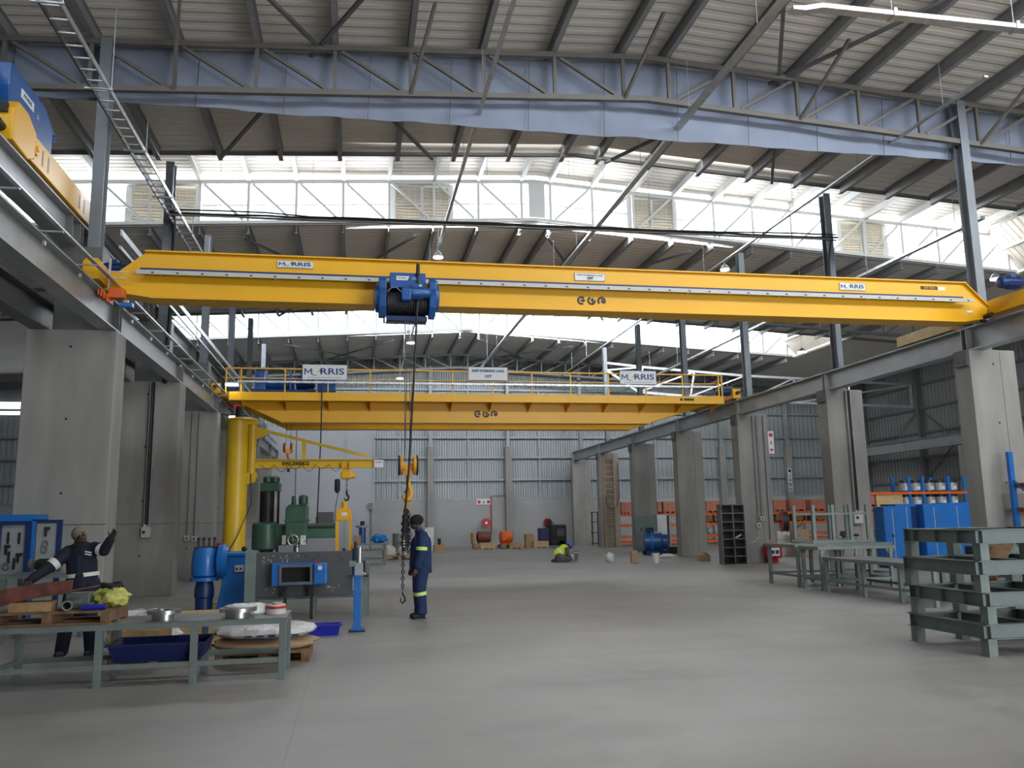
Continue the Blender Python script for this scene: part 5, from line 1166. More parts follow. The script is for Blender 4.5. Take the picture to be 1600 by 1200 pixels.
# stacked frames
lbl = ['bottom', 'second-from-bottom', 'third', 'top']
x0, x1, y0, y1 = 6.86, 8.45, 8.36, 9.72
for k in range(4):
    z = .346*k; dx0 = (-.0, .03, -.02, .02)[k]
    t = thing('welded_trestle', ((x0+x1)/2, (y0+y1)/2, z), '%s grey-green welded beam frame of the stack at the right edge' % lbl[k], 'frame', 'stacked steel frames')
    xa = x0+dx0
    for i, (p, q) in enumerate((((xa+.05, y0+.0, 0), (xa+.05, y1, 0)), ((x1-.05, y0, 0), (x1-.05, y1, 0)), ((xa, y0+.05, 0), (x1, y0+.05, 0)), ((xa, y1-.05, 0), (x1, y1-.05, 0)), ((7.55, y0+.1, 0), (7.55, y1-.1, 0)))):
        zz = z+.187+.078
        part('beam', MB().ibeam((p[0], p[1], zz), (q[0], q[1], zz), .156, .11, .008, .006), 'teal', t)
    for x in (xa+.02, 7.5, x1-.14):
        for y in (y0+.02, y1-.14): part('foot', MB().box(x, x+.11, y, y+.12, z+.006, z+.187), 'teal', t)
    for x in (xa, 7.48, x1-.16):
        for y in (y0, y1-.16): part('foot_pad', MB().box(x, x+.15, y, y+.16, z, z+.006), 'teal', t)
    if k in (1, 3):
        for y in (8.72, 9.1, 9.5): part('web_stiffener', MB().box(xa-.003, xa+.045, y, y+.012, z+.195, z+.335), 'teal', t)
solo('timber_plank', MB().bar((7.25, 8.75, .80), (8.1, 9.35, 1.25), .2, .03), 'wood_d', 'dark weathered plank leaning inside the stacked steel frames', 'plank')

# blue cabinets on the right
def rx(px, Y, y=800): return at(px, y, Y).x
Yk = 22.0
def cab(xa, xb, y, h, label, door_open=False, d=.5):
    t = thing('steel_cabinet', ((xa+xb)/2, y+d/2, 0), label, 'cabinet')
    part('body', MB().box(xa, xb, y+.02, y+d, .05, h), 'bblue', t, bevel=.008)
    mid = (xa+xb)/2
    part('door', MB().box(xa+.01, mid-.006, y, y+.02, .1, h-.04), 'bblue', t); part('door', MB().box(mid+.006, xb-.01, y, y+.02, .1, h-.04), 'bblue', t)
    part('lock_bar', MB().box(mid-.02, mid+.005, y-.012, y, .15, h-.08), 'galv', t); part('handle', MB().box(mid-.06, mid-.02, y-.03, y, h*.5, h*.5+.08), 'black', t)
    part('plinth', MB().box(xa+.02, xb-.02, y+.04, y+d-.02, 0, .05), 'dark', t)
    return t
cab(rx(1381, Yk), rx(1407, Yk), Yk, 1.75, 'leftmost of the bright blue steel cabinets on the right')
c = cab(rx(1409, Yk), rx(1441, Yk), Yk+.25, 1.82, 'middle blue steel cabinet with a dark strip for its half-open door, right side')
part('dark_gap_strip', MB().box(rx(1432, Yk), rx(1440, Yk), Yk+.235, Yk+.25, .15, 1.74), 'dblue', c)  # dark strip stands in for the shaded gap; the cabinet body is closed
cab(rx(1442, Yk), rx(1473, Yk), Yk-.05, 1.80, 'third bright blue steel cabinet from the left, on the right side')
cab(rx(1474, Yk), rx(1517, Yk), Yk, 1.83, 'widest blue steel cabinet next to the nearest right pillar')

# racks
def rack(label, xa, xb, y, d, h, ups, lev, blue='bblue', bh=.11):
    t = thing('pallet_rack', ((xa+xb)/2, y+d/2, 0), label, 'rack')
    for x in ups:
        for yy in (y, y+d-.08): part('upright', MB().box(x-.05, x+.05, yy, yy+.08, 0, h), blue, t)
        part('upright_brace', MB().bar((x, y+.06, h*.2), (x, y+d-.06, h*.4), .03).bar((x, y+d-.06, h*.4), (x, y+.06, h*.6), .03).bar((x, y+.06, h*.6), (x, y+d-.06, h*.8), .03), blue, t)
    for z in lev:
        for yy in (y-.02, y+d-.02): part('beam', MB().box(xa, xb, yy, yy+.04, z-bh, z), 'orange', t)
        part('shelf', MB().box(xa, xb, y+.03, y+d-.03, z-.02, z), 'steel', t)
    return t
Yr = 27.0
zt1, zt2, zt3 = at(1450, 768, Yr).z, at(1450, 790, Yr).z, at(1450, 822, Yr).z
rack('blue and orange rack of motor stators above the right blue cabinets', rx(1362, Yr), rx(1520, Yr), Yr, 1.0, zt1+.55, [rx(1425, Yr), rx(1447, Yr), rx(1487, Yr), rx(1512, Yr)], [zt1, zt2, zt3], bh=.09)
r_ = random.Random(9)
def stator(x, y, z, label, r=.17, h=.3):
    t = thing('motor_stator', (x, y, z), label, 'stator', 'motor stators on the rack')
    part('base_plate', MB().box(x-r*1.1, x+r*1.1, y-r, y+r, z, z+.04), 'dark', t)
    part('core', MB().lathe([(r*.6, .04), (r, .04), (r, h*.75), (r*.6, h*.75)], (x, y, z), n=20), 'steel_l', t, smooth=True)
    part('winding', MB().lathe([(r*.55, h*.75), (r*.9, h*.76), (r*.85, h), (r*.55, h*.95)], (x, y, z), n=20), 'dark', t)
    part('paper_label', MB().box(x-.06, x+.06, y-r-.006, y-r+.01, z+.08, z+.2), 'white', t)
pos = ['leftmost', 'second', 'third', 'fourth', 'rightmost']
for row, z, nm in ((0, zt1, 'upper'), (1, zt2, 'lower')):
    for k, px in enumerate((1424, 1440, 1462, 1479, 1498)): stator(rx(px, Yr), Yr+.25, z, '%s motor stator with a paper label on the %s rack shelf' % (pos[k], nm), .19+.02*(k % 2), .42)
def crate(name, x0, x1, y0, y1, z0, z1, mt, label, cat='crate', slats=3, lid=True, group=None):
    t = thing(name, ((x0+x1)/2, (y0+y1)/2, z0), label, cat, group); f = .1*(z1-z0)+.02
    part('runner', MB().box(x0+.02, x0+.14, y0, y1, z0, z0+f), mt, t); part('runner', MB().box(x1-.14, x1-.02, y0, y1, z0, z0+f), mt, t); part('runner', MB().box((x0+x1)/2-.06, (x0+x1)/2+.06, y0, y1, z0, z0+f), mt, t)
    h = (z1-z0-f)/slats
    part('inner_box', MB().box(x0+.02, x1-.02, y0+.02, y1-.02, z0+f, z1-.01), mt, t)
    for k in range(slats): part('slat', MB().box(x0, x1, y0, y0+.018, z0+f+h*k+.008, z0+f+h*(k+1)-.008), mt, t)
    if lid: part('lid', MB().box(x0-.01, x1+.01, y0-.01, y1+.01, z1-.012, z1+.01), mt, t)
    return t
crate('timber_crate', rx(1372, Yr), rx(1414, Yr), Yr+.05, Yr+.9, zt2, zt2+.45, 'ply', 'pale slatted timber crate on the rack left of the stators')
crate('timber_crate', rx(1363, Yr), rx(1370, Yr), Yr+.05, Yr+.9, zt2, zt2+.4, 'redcrate', 'sliver of red-brown crate left of the pale slatted crate')
for i, (px, w, hh, mt, lab) in enumerate(((1372, .5, .5, 'redcrate', 'red-brown wrapped load under the pale slatted crate'), )):
    crate('timber_crate', rx(1364, Yr), rx(1384, Yr), Yr+.05, Yr+.9, zt3, zt3+.5, mt, lab)
# near rack at the right edge
Yn = 14.15
xa = rx(1577, Yn+.7, 750)+.05
rack('nearest blue upright rack at the right edge with orange beams', xa, xa+2.6, Yn, .75, at(1580, 706, Yn+.7).z, [xa+.02, xa+2.6], [at(1590, 755, Yn+.7).z, at(1590, 793, Yn+.7).z, .45], bh=.10)

# racking of crates along the back
Yq = 44.0
zq = [at(1100, y, Yq).z for y in (801, 817, 835)]
rack('long orange-beamed pallet racking full of red-brown crates at the back right', rx(966, Yq), rx(1300, Yq), Yq, 1.1, zq[0]+.1, [rx(966, Yq)+2.75*k for k in range(5)], zq+[.25], blue='steel', bh=.14)
lab = {978: 'red-brown crate on the racking between the ladder pillar and the next one', 1042: 'red-brown crate above the white cabinet panel', 1033: 'narrow red-brown crate beside the one above the white cabinet panel', 1113: 'red-brown crate just left of the dark pigeonhole unit', 1218: 'red-brown crate above the side-on red hose reel', 1246: 'middle red-brown crate seen above the upturned table', 1278: 'right red-brown crate seen above the upturned table', 1368: 'z'}
for px, wd in ((978, .56), (1046, .75), (1030, .22), (1113, .78), (1218, .75), (1246, .95), (1278, .95)):
    x = rx(px, Yq); key = min(lab, key=lambda k: abs(k-px)); crate('timber_crate', x-wd/2, x+wd/2, Yq-.1, Yq+.9, zq[0]+.003, zq[0]+.62, 'redcrate', lab[key], group='crates on the back racking', slats=2)
for i, px in enumerate((1114, 1222, 1250, 1280)):
    x = rx(px, Yq); crate('timber_crate', x-.4, x+.4, Yq, Yq+.9, zq[1]+.003, zq[1]+.4, 'wood_d', ['brown box on the middle racking shelf left of the pigeonhole unit', 'brown box on the middle racking shelf beside the red hose reel', 'brown box on the middle racking shelf above the cardboard carton', 'brown box on the middle racking shelf above the right end of the upturned table'][i], 'box', 2)
solo('cardboard_carton', MB().box(rx(1242, 29), rx(1262, 29), 29, 29.5, 0, 1.0), 'cardboard', 'tall tan cardboard carton behind the upturned table', 'carton', bevel=.01)
t = thing('carton_stack', (rx(1222, 30), 30, 0), 'stack of white printed cartons left of the tan carton', 'cartons')
for k in range(3): part('carton', MB().box(rx(1212, 30), rx(1233, 30), 30, 30.5, .31*k, .31*k+.30), 'tapew', t, bevel=.008)
solo('cardboard_carton', MB().box(rx(1234, 30), rx(1240, 30), 30, 30.4, 0, .95), 'cardboard', 'narrow brown carton between the white cartons and the tan one', 'carton', bevel=.01)

# pigeonhole unit
Yg = 25.75
ga, gb = at(1130, 870, Yg).x, at(1168, 870, Yg).x
t = thing('pigeonhole_unit', ((ga+gb)/2, Yg, 0), 'tall dark pigeonhole shelf unit with grey edges in front of the third right pillar', 'shelf unit')
hT = at(1140, 788, Yg).z
part('back_panel', MB().box(ga, gb, Yg+.28, Yg+.3, 0, hT), 'black', t)
for i, x in enumerate((ga, (ga+gb)/2-.02, gb-.04)): part('upright_panel', MB().box(x, x+.04, Yg, Yg+.28, 0, hT), 'steel', t)
for k in range(8): z = hT*k/7; part('shelf', MB().box(ga+.04, gb-.04, Yg+.0, Yg+.28, max(0, z-.03), max(.02, z)), 'steel', t)
part('side_panel', MB().box(gb-.002, gb+.02, Yg-.01, Yg+.3, 0, hT), 'steel_l', t)
solo('small_tool', MB().tube((ga+.6*(gb-ga), Yg+.1, hT*3/7+.01), (ga+.85*(gb-ga), Yg+.1, hT*3/7+.12), .03, n=10), 'whitepaint', 'small pale tool lying in a right-hand hole of the dark pigeonhole unit', 'tool')

# fire point
Yf = 25.9
t = thing('extinguisher_box', (rx(1207, Yf), Yf, .1), 'red fire extinguisher cover with a white notice at the foot of the third right pillar', 'fire extinguisher box')
xa, xb = at(1196, 865, Yf).x, at(1220, 865, Yf).x; xm = (xa+xb)/2
part('cover', MB().box(xa, xm-.01, Yf-.12, Yf+.15, .16, .62), 'red', t, bevel=.03); part('cover', MB().box(xm+.01, xb, Yf-.12, Yf+.15, .16, .62), 'red', t, bevel=.03)
n_ = part('notice', MB().box(xm-.17, xm+.17, Yf-.135, Yf-.12, .24, .5), 'white', t); part('notice_print', MB().box(xm-.14, xm-.02, Yf-.14, Yf-.135, .3, .42), 'lettering', n_); part('notice_print', MB().box(xm+.02, xm+.14, Yf-.14, Yf-.135, .3, .42), 'lettering', n_)
part('stand', MB().box(xa+.1, xb-.1, Yf, Yf+.1, 0, .16), 'red', t)
def reel(x, y, z, r, axis, label):
    t = thing('hose_reel', (x, y, z-r), label, 'hose reel'); a = Vector(axis)
    part('disc', MB().lathe([(.02, -.1), (r, -.1), (r, -.085), (.1, -.08)], (x, y, z), a, 32), 'red', t, smooth=True)
    part('disc', MB().lathe([(.1, .08), (r, .085), (r, .1), (.02, .1)], (x, y, z), a, 32), 'red', t, smooth=True)
    part('hose', MB().lathe([(r*.9, -.08), (r*.93, -.04), (r*.9, 0), (r*.93, .04), (r*.9, .08)], (x, y, z), a, 28), 'dark', t, smooth=True)
    part('hub', MB().lathe([(.02, -.12), (.08, -.115), (.08, -.1)], (x, y, z), a, 20), 'white', t)
    part('wall_bracket', MB().bar(Vector((x, y, z))+a*.1, Vector((x, y, z))+a*(.55 if y > 40 and axis[1] > .9 else .45), .06), 'dark', t)
    return t
reel(rx(760, 49.3, 817), 49.4, at(760, 817, 49.3).z, .27*1.0, (0, 1, 0), 'round red fire hose reel on the back wall under the sign strip')
reel(rx(856, 49.7, 817), 49.72, at(856, 817, 49.4).z, .27, (.85, .5, 0), 'red hose reel seen edge-on behind the black machine')
reel(14.2, 26.2, at(1216, 815, 25.9).z, .36, (-.95, .3, 0), 'red hose reel on the side of the third right pillar')
# signs
def pic_sign(name, label, x, y, z0, z1, w, marks, vertical=True, frame_mt='white', off=.0):
    s = solo(name, MB().box(x, x+w, y-.015, y, z0, z1), frame_mt, label, 'sign'); n = len(marks)
    for i, (kind, mt) in enumerate(marks):
        if vertical: cx, cz, r = x+w/2, z1-(z1-z0)*(i+.5)/n, min(w, (z1-z0)/n)*.36
        else: cx, cz, r = x+w*(i+.5)/n, (z0+z1)/2, min(z1-z0, w/n)*.36
        if kind == 'disc': part('pictogram', MB().tube((cx, y-.015, cz), (cx, y-.02, cz), r, n=20), mt, s)
        elif kind == 'bottle': part('pictogram', MB().prism([(-r*.3, -r), (r*.3, -r), (r*.3, r*.2), (r*.1, r*.5), (r*.1, r), (-r*.1, r), (-r*.1, r*.5), (-r*.3, r*.2)], (cx, y-.02, cz), (1, 0, 0), (0, 0, 1), (0, .005, 0)), mt, s)
        elif kind == 'arrow': part('pictogram', MB().prism([(-r, 0), (0, r*.8), (0, r*.3), (r, r*.3), (r, -r*.3), (0, -r*.3), (0, -r*.8)], (cx, y-.02, cz), (1, 0, 0), (0, 0, 1), (0, .005, 0)), mt, s)
        elif kind == 'down': part('pictogram', MB().prism([(0, -r), (r*.8, 0), (r*.3, 0), (r*.3, r), (-r*.3, r), (-r*.3, 0), (-r*.8, 0)], (cx, y-.02, cz), (1, 0, 0), (0, 0, 1), (0, .005, 0)), mt, s)
        else:
            part('pictogram', MB().box(cx-r, cx+r, y-.02, y-.015, cz-r, cz+r), mt, s); part('cross', MB().box(cx-r*.2, cx+r*.2, y-.024, y-.02, cz-r*.7, cz+r*.7).box(cx-r*.7, cx+r*.7, y-.024, y-.02, cz-r*.2, cz+r*.2), 'white', s)
    return s
pic_sign('fire_sign', 'tall white sign with three red fire symbols beside the third right pillar', 13.80, 26.17, 3.62, 4.38, .2, [('disc', 'redink'), ('bottle', 'redink'), ('arrow', 'redink')])
pic_sign('fire_sign', 'white strip sign with three symbols on the back wall above the round hose reel', at(745, 784, 49.9).x, 49.97, 2.45, 2.78, .86, [('disc', 'redink'), ('bottle', 'dark'), ('disc', 'redink')], False)
cx = at(1234, 740, 49.4).x
pic_sign('emergency_sign', 'tall strip of five black and white pictograms on a back wall column', cx-.14, 49.42, at(1234, 768, 49.4).z, at(1234, 732, 49.4).z, .28, [('disc', 'dark'), ('bottle', 'dark'), ('down', 'dark'), ('cross', 'dark'), ('cross', 'dark')])
# cat ladder on the sixth pillar
t = thing('fixed_ladder', (13.2, 42.5, 0), 'brown fixed ladder up the sixth right pillar', 'ladder')
for x in (12.93, 13.47): part('stile', MB().box(x-.03, x+.03, 42.48, 42.56, 0, 4.85), 'wood', t)
for k in range(15): part('rung', MB().box(12.96, 13.44, 42.50, 42.54, .25+.31*k, .30+.31*k), 'wood', t)
part('hanging_cable', MB().path([(12.95, 42.45, 2.6), (13.0, 42.42, 2.2), (13.25, 42.4, 1.95), (13.55, 42.42, 2.15), (13.7, 42.45, 2.7), (13.68, 42.45, 4.4)], .018, 6), 'dark', t)

# ---- back of the hall
# office block
t = build('office_partition', MB().box(-12, 1.0, 46.9, 50, 0, 6.75), 'officewall', None, label='plain grey-blue panelled block in the back left corner of the bay', cat='partition')
part('corner_trim', MB().box(.97, 1.04, 46.84, 46.92, 0, 6.75), 'steel_l', t)
part('panel_joint', MB().box(-.55, -.45, 46.86, 46.9, 0, 6.75), 'steel_l', t)
part('panel_joint', MB().box(-3.2, -3.15, 46.88, 46.9, 0, 6.75), 'steel_d', t)
x = at(509, 808, 46.8).x
part('notice_board', MB().box(x-.42, x+.42, 46.82, 46.88, at(509, 815, 46.8).z-.3, at(509, 800, 46.8).z), 'steel_d', t)
t = thing('junction_box', (at(580, 790, 46.7).x, 46.8, 2.3), 'grey ribbed junction box with conduits on the corner of the grey block', 'junction box')
x = at(579, 791, 46.8).x; z = at(579, 791, 46.8).z
part('box', MB().box(x-.13, x+.13, 46.74, 46.84, z-.17, z+.17), 'steel', t)
part('pipe', MB().tube((x, 46.8, 0.1), (x, 46.8, z-.17), .025, n=8), 'steel', t)
for k in range(3): part('rib', MB().box(x-.14, x+.14, 46.72, 46.74, z-.12+.1*k, z-.10+.1*k), 'steel_l', t)
solo('red_cabinet', MB().box(at(339, 830, 33).x, at(353, 830, 33).x, 33, 33.5, 0, at(345, 796, 33).z), 'redcrate', 'red-brown crate standing behind the yellow jib column', 'crate', bevel=.01)
t = thing('valve_stand', (at(347, 850, 30).x, 30, 0), 'small red stand just left of the yellow jib column', 'stand')
x = at(346, 850, 30).x; part('body', MB().box(x-.16, x+.16, 30, 30.2, 0, .95), 'red', t, bevel=.02); part('pipe', MB().tube((x+.1, 30.0, .5), (x+.1, 30.0, 1.1), .04, n=10), 'dark', t)
x = at(388, 850, 30).x
t = thing('grey_unit', (x, 30, 0), 'pale grey cabinet between the jib column and the green drill', 'cabinet'); part('body', MB().box(x-.45, x+.25, 30, 30.4, 0, 1.05), 'steel_l', t, bevel=.02); part('dark_side', MB().box(x-.5, x-.45, 30, 30.4, 0, 1.1), 'dark', t)
# pipe on the back wall to the reel
x = at(768, 800, 49.8).x
solo('fire_pipe', MB().path([(x-.5, 49.9, .75), (x, 49.9, .75), (x, 49.9, 2.95), (x+.9, 49.9, 3.0), (x+.9, 49.9, 3.3)], .03, 8), 'red', 'thin dark red fire pipe on the back wall beside the round hose reel', 'pipe')
# pallets and motors along the back wall
def bp(px, Y=45.2): return at(px, 850, Y).x
YB1 = 45.2
crate('motor_crate', bp(741), bp(772), YB1+.25, YB1+1.0, 0, .25, 'wood', 'open crate base under the dark red motor by the back wall', slats=1)
t = thing('electric_motor', (bp(759), YB1+.6, .27), 'dark red motor in an open timber crate by the back wall', 'motor')
part('frame', MB().lathe([(.2, -.4), (.3, -.35), (.3, .3), (.22, .36)], (bp(759), YB1+.6, .62), (1, 0, 0), 20), 'rust', t, smooth=True); part('feet', MB().box(bp(759)-.3, bp(759)+.3, YB1+.3, YB1+.9, .27, .36), 'rust', t)
t = thing('crate_post', (bp(742), YB1+.6, 0), 'tan crate end board left of the dark red motor', 'board'); part('board', MB().box(bp(741)-.05, bp(741)+.12, YB1+.2, YB1+1.0, .27, .86), 'wood', t); part('top_rail', MB().box(bp(741), bp(768), YB1+.95, YB1+1.0, .80, .86), 'wood', t)
crate('timber_box', bp(748), bp(771), YB1-.7, YB1-.15, 0, .33, 'ply', 'pale timber box with an orange mark in front of the dark red motor', slats=2)
pallet(bp(782), bp(812), YB1, YB1+.9, 0, 'pallet under the orange motor by the back wall', 'wood_d', h=.2)
t = thing('electric_motor', (bp(793), YB1+.4, .2), 'bright orange motor on a pallet by the back wall', 'motor')
part('frame', MB().lathe([(.25, -.32), (.36, -.28), (.36, .26), (.2, .34)], (bp(793), YB1+.45, .58), (1, .2, 0), 22), 'orange', t, smooth=True); part('terminal_box', MB().box(bp(785), bp(792), YB1+.05, YB1+.2, .45, .85), 'orange', t)
part('shaft_end', MB().tube((bp(798), YB1+.45, .58), (bp(804), YB1+.45, .58), .12, n=16), 'dark', t); part('feet', MB().box(bp(785), bp(801), YB1+.1, YB1+.75, .2, .28), 'orange', t)
crate('timber_box', bp(793), bp(813), YB1-.7, YB1-.15, 0, .28, 'wood', 'low brown timber box in front of the orange motor', slats=2)
crate('timber_box', bp(823), bp(835), YB1+.1, YB1+.8, 0, .72, 'wood', 'upright brown crate left of the black machine', slats=3)
crate('timber_box', bp(831), bp(854), YB1-.5, YB1-.05, 0, .35, 'ply', 'pale low timber box at the foot of the black machine', slats=2)
t = thing('black_machine', (bp(866), YB1+.4, 0), 'black boxy machine with a front mast by the back wall', 'machine')
part('body', MB().box(bp(860), bp(886), YB1, YB1+1.1, .1, 1.22), 'black', t, bevel=.08); part('front_unit', MB().box(bp(845), bp(860), YB1+.1, YB1+.8, .1, 1.05), 'tub', t, bevel=.03)
part('panel', MB().box(bp(871), bp(882), YB1-.02, YB1, .6, 1.0), 'steel_d', t); part('cap', MB().box(bp(857), bp(864), YB1+.2, YB1+.6, 1.2, 1.45), 'black', t, bevel=.02)
for px in (850, 878): part('wheel', MB().tube((bp(px), YB1+.0, .18), (bp(px), YB1+.15, .18), .18, n=18), 'black', t)
t = thing('small_pallet_load', (bp(687, 42), 42, 0), 'small pallet with a black canister just right of the man in blue', 'pallet')
x = bp(687, 42); part('crate', MB().box(x-.28, x+.28, 42, 42.5, 0, .38), 'wood', t, bevel=.01); part('canister', MB().tube((x, 42.2, .38), (x, 42.2, .68), .08, n=14), 'black', t)
solo('white_board', MB().box(bp(664, 44), bp(678, 44), 44, 44.05, 0, at(670, 824, 44).z), 'white', 'white board standing behind the shoulder of the man in blue', 'board')
# blue motor and grey cabinets
Ym = 33.6
t = thing('electric_motor', (bp(1023, Ym), Ym, 0), 'large blue electric motor on the floor in front of the grey cabinets', 'motor')
x = bp(1020, Ym)
part('frame', MB().lathe([(.25, -.5), (.40, -.45), (.40, .25), (.33, .3), (.33, .5), (.2, .56)], (x+.1, Ym, .55), (1, -.25, 0), 26), 'blue', t, smooth=True)
part('rib_band', MB().lathe([(.42, -.1), (.43, -.05), (.42, 0)], (x, Ym, .55), (1, -.25, 0), 26), 'bblue', t)
part('terminal_box', MB().box(x-.3, x+.02, Ym-.15, Ym+.15, .9, 1.05), 'dblue', t, bevel=.02); part('terminal_lid', MB().box(x-.25, x+.02, Ym-.12, Ym+.12, 1.05, 1.12), 'black', t)
part('feet', MB().box(x-.35, x+.55, Ym-.35, Ym-.2, 0, .2).box(x-.35, x+.55, Ym+.2, Ym+.35, 0, .2), 'dblue', t); part('label_plate', MB().box(x+.38, x+.5, Ym-.36, Ym-.34, .6, .72), 'white', t)
Yv = 36.2
xa, xb = bp(994, Yv), bp(1027, Yv)
t = thing('electrical_cabinet', ((xa+xb)/2, Yv, 0), 'grey-green double-door electrical cabinet behind the blue motor', 'cabinet')
zt_ = at(1010, 806, Yv).z
part('body', MB().box(xa, xb, Yv+.02, Yv+.4, 0, zt_), 'teal', t); part('door', MB().box(xa+.01, (xa+xb)/2-.01, Yv, Yv+.02, .1, zt_-.03), 'teal', t); part('door', MB().box((xa+xb)/2+.01, xb-.01, Yv, Yv+.02, .1, zt_-.03), 'teal', t)
for x in ((xa+xb)/2-.25, (xa+xb)/2-.0): part('handle', MB().box(x, x+.05, Yv-.02, Yv, .95, 1.05), 'black', t)
t = thing('electrical_cabinet', (bp(1036, Yv), Yv, 0), 'pale open-fronted cabinet with a white panel right of the grey-green one', 'cabinet')
part('body', MB().box(xb+.02, bp(1050, Yv), Yv+.05, Yv+.45, 0, zt_+.05), 'steel_l', t); part('white_panel', MB().box(xb+.04, bp(1043, Yv), Yv, Yv+.05, .3, zt_+.03), 'white', t); part('black_strip', MB().box(bp(1045, Yv), bp(1047, Yv), Yv, Yv+.05, .2, zt_), 'black', t)
solo('battery_box', MB().box(bp(1047, 34), bp(1058, 34), 34, 34.5, 0, .30), 'dark', 'dark box beside the foot of the fifth right pillar', 'box', bevel=.01)
solo('rag_bundle', flat_bottom(lump((bp(1042, 31), 31, .06), .28, .15, .1, .3, 21, 18), 0), 'tapew', 'white rag on the floor in front of the blue motor', 'rag', smooth=True)
t = thing('switch_rack', (bp(931, 46), 46, 0), 'narrow dark open rack between the last two right pillars', 'rack')
xa, xb = bp(926, 46.5), bp(936, 46.5)
for x in (xa, xb-.04): part('upright', MB().box(x, x+.05, 46.5, 46.6, 0, 1.9), 'dark', t)
for z in (.1, .7, 1.3, 1.85): part('shelf', MB().box(xa, xb, 46.5, 46.8, z, z+.04), 'dark', t)
# floor items near the kneeling worker
YF = 29.0
def pail(px, py, r, h, mt, label, name='paint_pail'):
    p = fl(px, py); t = thing(name, (p.x, p.y, 0), label, 'bucket')
    part('shell', MB().lathe([(r*.85, 0), (r, h), (r*.92, h), (r*.8, .02)], (p.x, p.y, 0), n=20), mt, t, smooth=True); part('lid', MB().tube((p.x, p.y, h-.02), (p.x, p.y, h), r*1.03, n=20), 'white', t)
    part('handle', MB().path([(p.x-r, p.y, h*.9), (p.x-r*.6, p.y-r*.4, h*1.15), (p.x+r*.6, p.y-r*.4, h*1.15), (p.x+r, p.y, h*.9)], .008, 6), 'dark', t)
pail(889.5+3, 877, .12, .26, 'tapew', 'nearer white pail right beside the kneeling worker'); pail(899, 876, .11, .3, 'steel', 'grey pail at the right of the white one by the kneeling worker')
p = fl(953, 879); solo('plastic_sack', flat_bottom(lump((p.x, p.y, .16), .17, .15, .20, .25, 31, 18), 0), 'plastic', 'grey-white plastic sack standing alone on the floor in mid hall', 'sack', smooth=True)
p = fl(993, 880); t = thing('paper_sack', (p.x, p.y, 0), 'tan paper sack standing on the floor in front of the grey cabinets', 'sack'); part('body', MB().prism([(-.13, 0), (.13, 0), (.12, .33), (.1, .37), (-.1, .39), (-.13, .33)], (p.x, p.y, 0), (1, 0, 0), (0, 0, 1), (0, .16, 0)), 'cardboard', t, bevel=.02); part('folded_top', MB().box(p.x-.11, p.x+.1, p.y+.02, p.y+.12, .37, .43), 'cardboard', t)
pail(1025, 880, .14, .34, 'white', 'white square-looking pail in front of the blue motor')
p = fl(1102, 877); t = thing('cardboard_box', (p.x, p.y, 0), 'small brown open cardboard box on the floor left of the pigeonhole unit', 'box'); part('body', MB().box(p.x-.2, p.x+.2, p.y, p.y+.25, 0, .2), 'cardboard', t); part('flap', MB().bar((p.x-.2, p.y+.1, .2), (p.x-.02, p.y+.1, .30), .2, .01).bar((p.x+.2, p.y+.1, .2), (p.x+.04, p.y+.1, .28), .2, .01), 'cardboard', t)
# ================================================================== PEOPLE
def cone(mb, p, q, r0, r1, sq=1.0, n=14, up=(0, 0, 1)):
    """tapered limb segment with rounded ends; sq flattens across its local y"""
    p, q = Vector(p), Vector(q); a, x, y = MB.frame(p, q, up); L = (q-p).length; vs = []; rings = []
    for k in range(5): t = -math.pi/2+math.pi/2*k/4; rings.append((-r0*.0+r0*math.sin(t), r0*math.cos(t)))
    for k in range(1, 5): t = math.pi/2*k/4; rings.append((L+r1*math.sin(t), r1*math.cos(t)))
    rings.insert(5, (L, r1))
    for d, r in rings:
        r = max(r, .0004)
        for k in range(n): t = 2*math.pi*k/n; vs.append(p+a*d+x*(r*math.cos(t))+y*(r*sq*math.sin(t)))
    fs = []
    for i in range(len(rings)-1):
        for k in range(n): fs.append((i*n+k, i*n+(k+1) % n, (i+1)*n+(k+1) % n, (i+1)*n+k))
    fs += [tuple(range(n-1, -1, -1)), tuple(range((len(rings)-1)*n, len(rings)*n))]
    return mb.add(vs, fs)
def fuse(name, mb, m, parent, vox, smooth=6, label=None):
    """weld overlapping volumes into one continuous surface"""
    o = build(name, mb, m, parent, label=label)
    r = o.modifiers.new('r', 'REMESH'); r.mode = 'VOXEL'; r.voxel_size = vox; r.use_smooth_shade = True
    if smooth: s = o.modifiers.new('s', 'SMOOTH'); s.iterations = smooth; s.factor = .5
    bpy.context.view_layer.update()
    me = bpy.data.meshes.new_from_object(o.evaluated_get(bpy.context.evaluated_depsgraph_get()))
    me.name = name; o.modifiers.clear(); o.data = me
    me.materials.clear(); me.materials.append(M[m] if isinstance(m, str) else m)
    for p in me.polygons: p.use_smooth = True; p.material_index = 0
    return o
